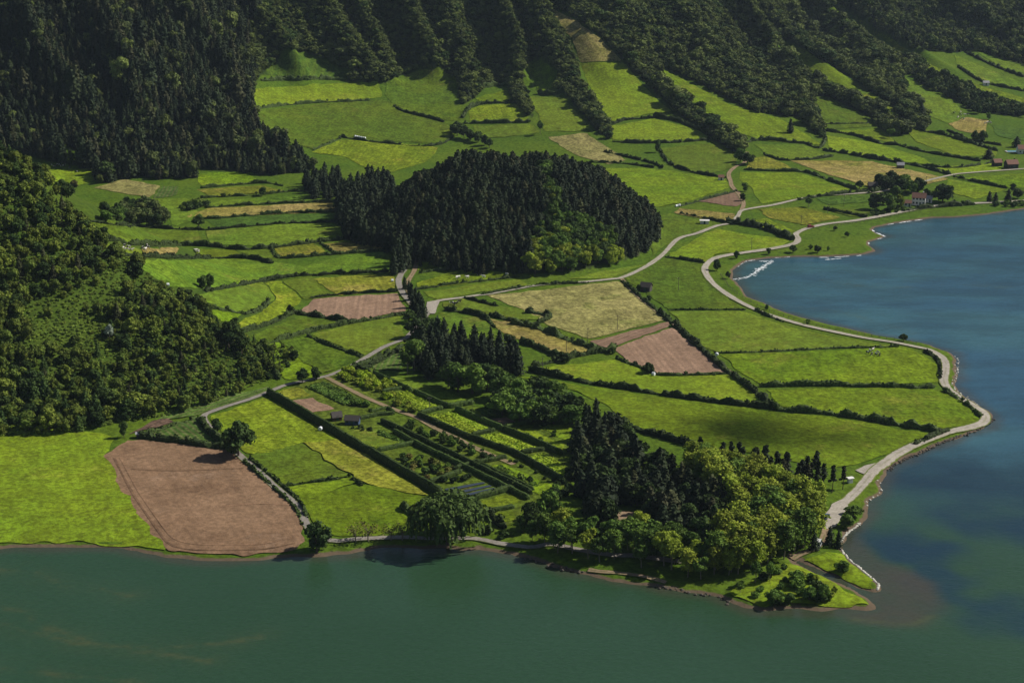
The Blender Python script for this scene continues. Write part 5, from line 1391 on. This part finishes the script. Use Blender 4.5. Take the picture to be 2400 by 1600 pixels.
shrubs("895,1048 960,1048 1060,1072 1040,1095 985,1108 930,1080", 4.2, 64, ['rust', 'mid', 'dark'], (1.6, 2.8), 'rusty green bush in the lower orchard', 'bushes of the lower orchard')
shrubs("990,1108 1020,1100 1080,1088 1095,1100 1020,1120", 4.8, 65, ['dark', 'mid'], (1.6, 2.4), 'round green bush above the plastic beds', 'bushes above the plastic beds')
shrubs("1090,1075 1150,1080 1230,1112 1215,1128 1140,1098", 5.0, 66, ['dark', 'fern'], (1.4, 2.4), 'thin bush on the lawn strip', 'bushes of the lawn strip')
shrubs("760,905 800,915 905,955 880,960 800,935", 4.6, 67, ['dark', 'mid'], (1.4, 2.6), 'green bush by the garden house', 'bushes by the garden house')
shrubs("1060,950 1160,992 1168,986 1080,946", 3.8, 68, ['dark'], (1.2, 1.8), 'small bush behind the second bright plot', 'small bushes behind the plots')
shrubs("1230,980 1300,1020 1304,1010 1245,976", 4.0, 69, ['dark', 'mid'], (1.2, 2.0), 'little bush along the edge of the garden lawn', 'bushes on the lawn edge')
shrubs("1290,1085 1318,1080 1322,1150 1280,1160 1265,1130", 5.0, 70, ['dark', 'mid'], (1.8, 3.4), 'bush between the garden and the peninsula conifers', 'bushes by the conifers')
shrubs("1085,1215 1160,1222 1195,1240 1120,1240", 4.5, 71, ['dark', 'mid'], (1.6, 3.0), 'bush on the shore right of the willow', 'bushes right of the willow')
shrubs("1140,1050 1150,1046 1296,1114 1286,1120", 3.2, 72, ['trim', 'dark'], (1.2, 1.7), 'round clipped bush in the row beside the last bright plot', 'row of clipped bushes')
shrubs("1180,1000 1200,992 1290,1030 1280,1042", 4.4, 73, ['mid', 'dark'], (1.0, 1.6), 'low bush in the plot right of the third bright plot', 'low bushes right of the plots')
shrubs("1010,990 1060,1012 1110,1036 1100,1042 1000,998", 3.0, 74, ['dark', 'mid', 'rust'], (.9, 1.6), 'low bush lining the lower garden path', 'bushes lining the path')
shrubs("795,985 830,978 870,985 860,990 800,992", 3.0, 75, ['dark', 'trim'], (1.0, 1.8), 'small bush in front of the garden house', 'bushes before the garden house')
rows_plot('crop_bed', "1095,942 1118,958 1160,952 1120,938", 4, 1.0, .6, 'mid', 'small dark green rows behind the small brown garden plot', .4)
rows_plot('crop_bed', "1130,1080 1215,1122 1240,1116 1150,1070", 5, .9, .5, 'mid', 'thin green rows on the lawn strip', .5)
shrubs("1715,1352 1800,1302 1850,1318 1925,1358 1900,1385 1740,1390", 5.2, 76, ['mid', 'dark', 'light'], (1.6, 3.6), 'loose bush on the lawn of the peninsula tip', 'bushes on the peninsula lawn', 1.15)
shrubs("1895,1285 1925,1290 1985,1325 1960,1330", 6.0, 77, ['mid', 'dark'], (1.2, 2.4), 'bush on the grass of the narrow spit', 'bushes on the spit')
PLAST = plain('black_plastic_sheet', (.035, .045, .06), .35, .15, 1.5, .5)
for i, s in enumerate(("1021,1125 1110,1109 1116,1112 1028,1130", "1040,1133 1124,1116 1130,1119 1050,1137", "1062,1138 1134,1122 1142,1126 1072,1141")):
    o = drape('plastic_bed', on_ground(dens(P(s), 6))[:, :2], PLAST, .48)
    tag(o, ('upper', 'middle', 'lower')[i] + ' of three black plastic covered beds in the garden', 'garden bed')

# ------------------------------------------------------------------ buildings
WHITE = plain('white_render', (.72, .70, .66), .85, .08, .8)
TILE = plain('red_roof_tile', (.20, .105, .075), .85, .25, 1.5)
GREYROOF = plain('grey_sheet_roof', (.30, .30, .31), .6, .18, 1.0, .4)
STONE = plain('dark_basalt_wall', (.075, .066, .060), .95, .3, 2.5)
WOODB = plain('weathered_boards', (.10, .065, .045), .9, .25, 2)
GLASS = plain('window_glass', (.03, .04, .05), .15, .1, 1, .6)
BLUEP = plain('blue_paint', (.06, .09, .17), .6, .1, 1)
DOORM = plain('green_door', (.05, .09, .06), .6, .1, 1)

def house(name, dx, dy, L, W, Hh, rz, wall, roof, label, cat='house', pitch=.45, wins=2, storeys=1, door=True, chimney=False):
    p = on_ground(np.array([[dx, dy]]))[0]
    e = empty(name, tuple(p), R(rz))
    m = Mesh(); m.box(-L / 2, L / 2, -W / 2, W / 2, -.6, Hh)
    rh = W * pitch
    m.add([(-L / 2, -W / 2, Hh), (-L / 2, W / 2, Hh), (-L / 2, 0, Hh + rh - .08), (L / 2, -W / 2, Hh), (L / 2, W / 2, Hh), (L / 2, 0, Hh + rh - .08)], [[0, 2, 1], [3, 4, 5]])
    m.build('wall', wall, e)
    o_ = .35
    for sg in (-1, 1):
        y0 = sg * (W / 2 + o_); z0 = Hh - o_ * pitch * 2
        r_ = Mesh()
        v = [(-L / 2 - o_, y0, z0 + .05), (L / 2 + o_, y0, z0 + .05), (L / 2 + o_, 0, Hh + rh + .05), (-L / 2 - o_, 0, Hh + rh + .05)]
        r_.add(v + [(a_, b_, c_ + .16) for a_, b_, c_ in v], [[0, 3, 2, 1] if sg < 0 else [0, 1, 2, 3], [4, 5, 6, 7] if sg < 0 else [4, 7, 6, 5], [0, 1, 5, 4], [1, 2, 6, 5], [2, 3, 7, 6], [3, 0, 4, 7]])
        ro = r_.build('roof', roof, e)
        if chimney and sg > 0:
            Mesh().box(L * .25, L * .25 + .7, .3, 1.0, Hh + .3, Hh + rh + .9).build('chimney', wall, ro)
    n = wins + (1 if door else 0)
    for s_ in range(storeys):
        zb = s_ * 2.6 + .9
        for sg in (-1, 1):
            for i in range(n):
                cx = -L / 2 + L * (i + .5) / n
                isd = door and s_ == 0 and i == n // 2
                yy = sg * (W / 2 + .02)
                if isd: Mesh().box(cx - .5, cx + .5, yy - .05, yy + .05, 0, 2.05).build('door', DOORM, e)
                else:
                    fr = Mesh().box(cx - .6, cx + .6, yy - .05, yy + .05, zb, zb + 1.25).build('window', wall if wall is not WHITE else BLUEP, e)
                    Mesh().box(cx - .48, cx + .48, yy - .075, yy + .075, zb + .12, zb + 1.13).build('pane', GLASS, fr)
    return tag(e, label, cat)
house('house', 2110, 470, 8.0, 5.6, 4.8, -18, WHITE, TILE, 'white two-storey house with red roof by the far shore', storeys=2, wins=3, chimney=True)
house('outbuilding', 2084, 474, 4.2, 3.4, 2.4, -10, WHITE, TILE, 'small white outbuilding with red roof left of the house', 'outbuilding', wins=1)
house('outbuilding', 2131, 464, 5.0, 3.6, 2.4, -18, WHITE, GREYROOF, 'low white annex right of the white house', 'outbuilding', wins=1)
house('house', 2322, 386, 8.0, 5.5, 3.2, 12, STONE, TILE, 'dark walled house with red roof near the right edge', wins=3, chimney=True)
house('house', 2289, 382, 5.5, 4.6, 3.0, 12, STONE, TILE, 'small dark house left of the red roofed house', wins=1)
house('house', 2349, 352, 8.0, 5.5, 3.4, 0, WHITE, TILE, 'house with red roof beside the swimming pool', wins=2)
house('shed', 2068, 386, 4.6, 3.4, 2.3, -8, STONE, GREYROOF, 'grey roofed field shed on the long hedge', 'shed', wins=1)
house('barn', 2004, 434, 5.6, 4.2, 2.5, 0, WOODB, STONE, 'dark field barn left of the house trees', 'barn', wins=0)
house('shed', 1656, 414, 3.4, 2.8, 2.2, 0, WHITE, TILE, 'tiny shed beside the farm lane', 'shed', wins=0)
house('barn', 1484, 668, 5.0, 4.0, 2.5, -24, STONE, STONE, 'small dark stone barn in the pasture beside the straw field', 'barn', wins=0)
house('garden_house', 810, 974, 5.2, 3.0, 2.1, -8, BLUEP, STONE, 'low blue garden house with dark roof', 'garden house', wins=2)
house('garden_shed', 773, 964, 3.4, 3.4, 1.7, 20, WOODB, STONE, 'brown thatched looking garden shed left of the blue house', 'shed', wins=0)
house('shed', 1618, 514, 5.0, 2.6, 2.0, -6, WHITE, WHITE, 'low white roofed shelter beside the white road', 'shed', pitch=.15, wins=0)
house('shed', 2264, 196, 5.0, 3.2, 2.3, 0, WHITE, GREYROOF, 'little white building on the far right hill meadow', 'shed', wins=0)
house('hut', 322, 1004, 2.6, 2.0, 1.6, 10, STONE, GREYROOF, 'small pale roofed hut at the corner of the big brown field', 'hut', pitch=.2, wins=0)
house('shelter', 1952, 1108, 1.6, 1.2, 1.7, 20, WHITE, WHITE, 'tiny white box on the grass beside the shore road', 'shelter', pitch=.1, wins=0, door=False)
# swimming pool
pw = on_ground(P("2316,352 2334,352 2336,346 2318,346"))[:, :2]
c = pw.mean(0); e = empty('swimming_pool', (c[0], c[1], float(hsample(c[:1], c[1:])[0])))
Mesh().box(-5, 5, -3, 3, -.3, .45).build('pool_deck', plain('pool_deck', (.45, .42, .38), .9), e)
Mesh().box(-4, 4, -2.1, 2.1, .30, .50).build('pool_water', plain('pool_water', (.03, .32, .50), .1, .05, 1, .5), e)
tag(e, 'small turquoise swimming pool at the right edge', 'swimming pool')

# ------------------------------------------------------------------ cars
RUB = plain('tyre_rubber', (.02, .02, .02), .9); CHROME = plain('wheel_rim', (.4, .4, .42), .4, .05, 1, .5, .8)
LAMP = plain('lamp_glass', (.6, .6, .58), .2, .05, 1, .6); TAIL = plain('tail_lamp', (.35, .02, .02), .3)
def car(dx, dy, rz, col, label, L=4.2, van=False):
    p = on_ground(np.array([[dx, dy]]))[0]
    e = empty('parked_car', (p[0], p[1], p[2] + .45), R(rz))
    paint = plain('car_paint', col, .25, .03, 1, .6)
    hb, ht = .95, (2.0 if van else 1.45)
    prof = [(-L / 2, .35), (-L / 2, .80), (-L * .42, hb), (L * .20, hb), (L * .46, .82), (L / 2, .62), (L / 2, .35)]
    m = Mesh(); n = len(prof)
    v = [(a_, sg * .85 * (1 if .35 < b_ < .9 else .95), b_) for sg in (-1, 1) for a_, b_ in prof]
    m.add(v, [list(range(n)), list(range(2 * n - 1, n - 1, -1))] + [[i, n + i, n + (i + 1) % n, (i + 1) % n] for i in range(n)])
    m.build('body', paint, e)
    cab = [(-L * .45, hb), (-L * .38, ht), (L * (.22 if van else .06), ht), (L * (.34 if van else .24), hb)]
    g_ = Mesh(); v = [(a_, sg * (.80 if b_ == hb else .66), b_) for sg in (-1, 1) for a_, b_ in cab]
    g_.add(v, [[0, 1, 2, 3], [7, 6, 5, 4]] + [[i, 4 + i, 4 + (i + 1) % 4, (i + 1) % 4] for i in range(4)])
    g_.build('window_band', GLASS, e)
    Mesh().box(cab[1][0] + .05, cab[2][0] - .05, -.68, .68, ht - .01, ht + .05).build('roof', paint, e)
    for a_ in (-L * .31, L * .31):
        for sg in (-1, 1):
            v, f = tube([(a_, sg * .72, .32), (a_, sg * .90, .32)], [.32, .32], 12)
            w_ = Mesh().add(v, f).build('wheel', RUB, e)
            v, f = tube([(a_, sg * .88, .32), (a_, sg * .92, .32)], [.18, .18], 8)
            Mesh().add(v, f).build('rim', CHROME, w_)
    for sg in (-1, 1):
        Mesh().box(L / 2 - .06, L / 2 + .03, sg * .6 - .16, sg * .6 + .16, .58, .72).build('headlight', LAMP, e)
        Mesh().box(-L / 2 - .03, -L / 2 + .06, sg * .62 - .13, sg * .62 + .13, .62, .80).build('tail_light', TAIL, e)
    return tag(e, label, 'car', 'cars on the plain')
car(1896, 1192, 62, (.02, .06, .22), 'blue car standing on the left side of the parking place')
car(1884, 1210, 55, (.03, .04, .06), 'dark car at the lower end of the parking place')
car(1862, 524, 20, (.40, .02, .03), 'red car on the shore road above the bay')
car(855, 556, 10, (.06, .06, .07), 'dark vehicle on the tan field by the round hill', 4.6, True)
car(1880, 1256, 70, (.55, .56, .55), 'pale van half hidden under trees by the inlet', 4.8, True)

# ------------------------------------------------------------------ bales, animals, poles
FILM = plain('white_bale_film', (.74, .76, .78), .35, .06, 1, .5)
def bale(dx, dy, label, group=None, r=.68):
    p = on_ground(np.array([[dx, dy]]))[0]
    n = 14; m = Mesh()
    xs = [(-.62, .85), (-.55, .96), (0, 1.0), (.55, .96), (.62, .85)]
    v, f = tube([(a_, 0, r) for a_, _ in xs], [r * k_ for _, k_ in xs], n)
    f.append(list(range(n - 1, -1, -1)))
    m.add(v, f)
    o = m.build('wrapped_bale', FILM); o.location = (p[0], p[1], p[2] + .15); o.rotation_euler = (0, 0, random.uniform(0, 3))
    return tag(o, label, 'bale', group)
for i in range(6): bale(816 + i * 4.4, 315.5 + i * .8, 'white wrapped bale in the row of six on the upper meadow', 'row of six bales')
for i in range(3): bale(1172 + i * 7, 737 + i * .8, 'white wrapped bale by the hooked hedge of the straw field', 'three bales by the straw field')
for dx, dy, lab in ((736, 989, 'white wrapped bale beside the outer garden hedge'), (901, 648, 'white wrapped bale by the grey lane'), (386, 658, 'white wrapped bale at the spur foot'), (1646, 818, 'white wrapped bale right of the triangular ploughland'), (1501, 863, 'white wrapped bale under the round ploughland bush'), (1434, 972, 'white object by the back of the peninsula wood')):
    bale(dx, dy, lab, r=.75)
for i in range(3): bale(1553 + i * 4, 476 - i, 'white wrapped bale at the corner of the big smooth meadow', 'three bales by the big meadow')

def cow_mesh():
    m = Mesh()
    # trunk as lofted rings from rump to muzzle
    R_ = [(-1.05, 1.10, .12, .16), (-1.0, 1.08, .28, .32), (-.7, 1.05, .33, .40), (-.2, 1.00, .36, .43), (.3, 1.02, .33, .42), (.62, 1.10, .26, .38), (.82, 1.25, .17, .26), (1.0, 1.36, .13, .19), (1.12, 1.38, .13, .17), (1.32, 1.26, .10, .13), (1.48, 1.16, .07, .08)]
    n = 8; vs = []; fs = []
    for x_, z_, rw, rh in R_:
        for k_ in range(n):
            w = 2 * math.pi * k_ / n
            vs.append((x_, math.cos(w) * rw, z_ + math.sin(w) * rh))
    for i in range(len(R_) - 1):
        for k_ in range(n): fs.append([i * n + k_, (i + 1) * n + k_, (i + 1) * n + (k_ + 1) % n, i * n + (k_ + 1) % n])
    fs += [list(range(n)), list(range(len(vs) - 1, len(vs) - n - 1, -1))]
    m.add(vs, fs)
    for x_, hk in ((-.78, -.1), (.48, .0)):
        for sg in (-1, 1):
            m.add(*tube([(x_, sg * .20, .95), (x_ + .05, sg * .21, .62), (x_ + hk, sg * .21, .40), (x_ + .0, sg * .21, .0)], [.17, .11, .07, .07], 6))
    m.add(*tube([(-1.04, 0, 1.2), (-1.14, 0, .95), (-1.12, 0, .5)], [.05, .035, .05], 5))
    for sg in (-1, 1): m.add(*tube([(1.08, sg * .12, 1.45), (1.05, sg * .30, 1.47)], [.05, .02], 5))
    return m
def cow_mat(name, a, b, th):
    k = NT(name)
    tc = k.n('ShaderNodeTexCoord').outputs['Object']
    loc = k.n('ShaderNodeObjectInfo').outputs['Location']
    ad = k.n('ShaderNodeVectorMath', operation='ADD'); k.l(tc, ad.inputs[0]); k.l(loc, ad.inputs[1])
    return k.out(k.mix(k.ramp(k.noise(1.3, 1, vec=ad.outputs[0]), th, th + .05), a, b), .8)
_cm = cow_mesh()
COW = [_cm.data('cow_body', cow_mat('black_and_white_hide', (.02, .018, .016), (.7, .68, .64), .55)), _cm.data('cow_body', cow_mat('mostly_white_hide', (.03, .025, .02), (.7, .66, .6), .38)), _cm.data('sheep_body', plain('white_fleece', (.72, .70, .64), .95))]
def beast(dx, dy, kind, name, label, group, sc=1.0):
    p = on_ground(np.array([[dx, dy]]))[0]
    o = bpy.data.objects.new(name, COW[kind]); o.location = (p[0], p[1], p[2] + .24); o.scale = (sc,) * 3
    o.rotation_euler = (0, 0, random.uniform(0, 6.28)); COL.objects.link(o)
    return tag(o, label, {'cow': 'cow', 'sheep': 'sheep', 'horse': 'horse'}[name], group)
for dx, dy in ((1037, 700), (1042, 702), (1047, 701), (1055, 696)): beast(dx, dy, 0, 'cow', 'black and white cow below the gravel crossroads', 'cattle by the crossroads')
for i, (dx, dy) in enumerate(((1993, 813), (1998, 809), (2002, 817), (2005, 806), (2012, 817), (2016, 813), (2020, 819))): beast(dx, dy, i % 2, 'cow', 'animal grazing the pale patch by the road bend', 'animals on the pale patch', .85)
for i, (dx, dy) in enumerate(((276, 566), (281, 574), (286, 568), (290, 577), (297, 571), (302, 578), (328, 573), (334, 576), (340, 572), (338, 568))): beast(dx, dy, i % 2, 'cow', 'cow grazing beside the wooded spur', 'cattle beside the spur')
for i, (dx, dy) in enumerate(((450, 578), (453, 582), (457, 580))): beast(dx, dy, 1, 'cow', 'pale cow in the small fold left of the valley', 'pale cattle in the fold')
for i, (dx, dy) in enumerate(((118, 382), (124, 384), (130, 383), (137, 381), (142, 384), (148, 382), (160, 388), (177, 396))): beast(dx, dy, 0, 'cow', 'dark cow on the far left meadow', 'cattle on the far left')
for i, (dx, dy) in enumerate(((2191, 262), (2200, 272), (2206, 266), (2208, 274), (2214, 276), (2216, 266), (2223, 265), (2206, 260))): beast(dx, dy, i % 2, 'cow', 'cow on the upper right pasture', 'cattle on the upper right pasture')
for dx, dy in ((2262, 286), (2267, 284), (2272, 283), (2275, 285)): beast(dx, dy, 1, 'cow', 'pale cow at the end of the upper right pasture', 'pale cattle upper right')
for dx, dy in ((1049, 641), (1053, 640), (1073, 640), (1110, 639), (1164, 634)): beast(dx, dy, 2, 'sheep', 'white animal on the meadow below the round hill', 'white animals below the hill', 1.0)
beast(1100, 634, 0, 'cow', 'single dark cow among the white animals below the hill', None)

POLE = plain('grey_pole_wood', (.13, .11, .09), .9)
for dx, dy, hm, lab in ((1418, 757, 7, 'utility pole in the pale straw field'), (1350, 787, 7, 'utility pole at the lower edge of the straw field'), (1301, 808, 7, 'utility pole in the tapering tan field'), (1246, 852, 6, 'utility pole by the left end of the plain hedge'), (1558, 668, 7, 'utility pole in the barn pasture'), (1726, 574, 7, 'utility pole in the wedge meadow'), (1938, 474, 7, 'utility pole in the pasture left of the white house'), (1901, 490, 6, 'utility pole by the yellow road meadow'), (1840, 518, 6, 'utility pole at the end of the yellow road meadow'), (987, 945, 6, 'utility pole in the bright garden rows'), (2127, 425, 6, 'utility pole above the house clump')):
    p = on_ground(np.array([[dx, dy]]))[0]
    e = empty('utility_pole', tuple(p))
    m = Mesh(); m.add(*tube([(0, 0, -.5), (0, 0, hm)], [.13, .08], 7)); m.build('pole', POLE, e)
    Mesh().box(-.7, .7, -.05, .05, hm - .7, hm - .55).build('crossarm', POLE, e)
    for a_ in (-.6, .6): Mesh().add(*tube([(a_, 0, hm - .55), (a_, 0, hm - .38)], [.05, .03], 6)).build('insulator', WHITE, e)
    tag(e, lab, 'utility pole', 'utility poles')

# fence of posts on the lake side of the shore road
def fence(dpts, label, sp=3.4):
    w = resample(on_ground(curve(P(dpts), sub=4))[:, :2], sp)
    c = w[0]; e = empty('post_fence', (c[0], c[1], float(hsample(c[:1], c[1:])[0])))
    pm = Mesh().add(*tube([(0, 0, -.3), (0, 0, 1.15)], [.11, .10], 6)).data('post', POLE)
    for q_ in w:
        o = bpy.data.objects.new('post', pm); o.location = (q_[0] - c[0], q_[1] - c[1], float(hsample(q_[:1], q_[1:])[0]) - e.location.z)
        o.parent = e; COL.objects.link(o)
    z = hsample(w[:, 0], w[:, 1])
    for hz in (.55, .95):
        m = Mesh(); m.add(*tube(np.column_stack([w - c, z - e.location.z + hz]), [.03] * len(w), 4))
        m.build('wire', POLE, e)
    tag(e, label, 'fence', 'post fences')
fence("1655,632 1680,665 1725,695 1760,712 1810,730 1860,745", 'post fence on the lake side of the bay road')
fence("1860,745 1910,756 1990,771 2055,781 2105,790", 'post fence continuing the bay road towards the bend')
fence("2215,470 2130,481 2040,499 1970,512 1905,522", 'post fence on the far shore road')

# pale stones along the spit, driftline foam, rocks
def stones(name, dpts, r, sp, mat, label, seed, spread=.5):
    g = np.random.default_rng(seed)
    w = resample(on_plane(curve(P(dpts), sub=4))[:, :2], sp)
    m = Mesh()
    for q_ in w:
        s = r * g.uniform(.6, 1.3)
        z = max(float(hsample(q_[:1], q_[1:])[0]), 0.0)
        m.add(ICO_V * g.uniform(.75, 1.2, (12, 1)) * s * [1, 1, .65] + [q_[0] + g.normal(0, spread), q_[1] + g.normal(0, spread), z + .12], ICO_F)
    o = m.build(name, mat); tag(o, label, 'stones', kind='stuff')
PALE = plain('pale_shore_stone', (.55, .52, .46), .9, .2, 2); ROCK = plain('dark_shore_rock', (.09, .075, .06), .9, .3, 2)
stones('shore_stones', "1932,1246 1945,1226 1976,1203", .42, .55, PALE, 'pale stones edging the shore by the parking place', 81, .15)
stones('shore_stones', "1931,1262 1948,1283 1978,1309 2008,1333 2018,1346 2016,1356", .42, .5, PALE, 'pale stones edging the narrow spit', 82, .12)
stones('shore_stones', "2195,820 2199,840 2195,870 2188,882 2198,899 2221,915 2251,933", .45, 1.6, PALE, 'scattered pale stones on the shore inside the road bend', 83, .5)
stones('shore_stones', "1993,1160 1998,1148 2020,1135 2021,1105", .4, 2.2, PALE, 'few pale stones on the shore below the lay-by', 84, .4)
stones('shore_rocks', "2040,1080 2058,1064 2110,1042 2152,1021 2218,998 2262,978 2282,962", .5, .7, ROCK, 'dark rocks banking the shore road hairpin', 85, .5)
stones('shore_rocks', "1205,1279 1255,1294 1320,1312 1350,1318", .5, .9, ROCK, 'dark rocks under the trees of the front shore', 86, .8)
stones('shore_rocks', "1500,1345 1568,1358 1640,1368 1680,1386", .45, .9, ROCK, 'dark rocks below the front of the peninsula', 87, .7)

k = NT('lake_foam')
k.out((.75, .78, .80), .8)
FOAM = k.m
def foam(dpts, width, label, seed, gate=.42):
    """broken foam crests lying on the water: many small flakes in one sheet"""
    g = np.random.default_rng(seed)
    w = on_plane(curve(P(dpts), sub=8))[:, :2]; w = resample(w, .35)
    m = Mesh()
    for q_ in w:
        if vnoise(np.array([q_[0] / 4]), np.array([q_[1] / 4]))[0] < gate: continue
        for r_ in range(1):
            c = q_ + g.normal(0, width * .4, 2); s = g.uniform(.16, .6); n = 7
            a_ = np.arange(n) * 2 * math.pi / n; rr_ = s * g.uniform(.5, 1.2, n)
            m.add(np.column_stack([c[0] + np.cos(a_) * rr_ * 1.6, c[1] + np.sin(a_) * rr_ * .8, np.full(n, .03 + .02 * g.uniform())]), [list(range(n))])
    tag(m.build('foam', FOAM), label, 'foam', kind='stuff')
foam("1686,642 1700,640 1722,634 1738,624 1756,612", 2.0, 'white surf line crossing the head of the bay', 91, .2)
foam("1736,622 1760,608 1772,600 1748,600", 1.6, 'white surf patch in the shallow corner of the bay', 92, .25)
foam("1694,612 1704,604 1716,599", .7, 'white foam on the left beach of the bay', 93, .2)
foam("1720,599 1760,594 1820,590 1900,591 1985,586", .5, 'thin foam along the far beach of the bay', 94)
foam("1895,596 1915,595 1945,592", .6, 'white wavelets before the far beach', 95)
foam("1994,562 1996,553 2014,549 2034,545 2016,536 2002,528", .6, 'foam round the little point of the shore lawn', 96)
foam("2018,519 2070,511 2136,502", .7, 'white foam along the far lakeshore', 97)
print('trees', tree_count, 'objects', len(bpy.data.objects))

# ------------------------------------------------------------------ haze: the air between the viewpoint and the crater wall
hm = bpy.data.materials.new('haze_air'); hm.use_nodes = True
hn = hm.node_tree
hn.nodes.remove(hn.nodes['Principled BSDF'])
pv = hn.nodes.new('ShaderNodeVolumePrincipled')
pv.inputs['Color'].default_value = (.62, .78, 1.0, 1); pv.inputs['Density'].default_value = 0.00003; pv.inputs['Anisotropy'].default_value = 0.2
hn.links.new(pv.outputs[0], hn.nodes['Material Output'].inputs['Volume'])
hz = Mesh().box(-1600, 1600, -300, 2600, -8, 480).build('haze', hm)
tag(hz, 'thin blue haze over the crater', 'haze', kind='stuff')

# ------------------------------------------------------------------ a small cloud whose shadow lies on the long meadow
g = np.random.default_rng(5)
pc = on_ground(np.array([[1745.0, 985.0]]))[0]
cc = pc + np.array(sdir) * (1500.0 / sdir.z)
m = Mesh()
for i in range(44):
    o_ = g.normal(0, 1, 3) * [18, 11, 3]
    m.add(ICO_V * g.uniform(.7, 1.25, (12, 1)) * g.uniform(2.0, 5.2) * [1.5, 1.1, .8] + o_, ICO_F)
cl = m.build('cloud', plain('cloud_white', (.8, .8, .82), 1.0, .03, .1, 0.0)); cl.location = tuple(cc)
tag(cl, 'small loose white cloud drifting high above the lake', 'cloud', kind='structure')
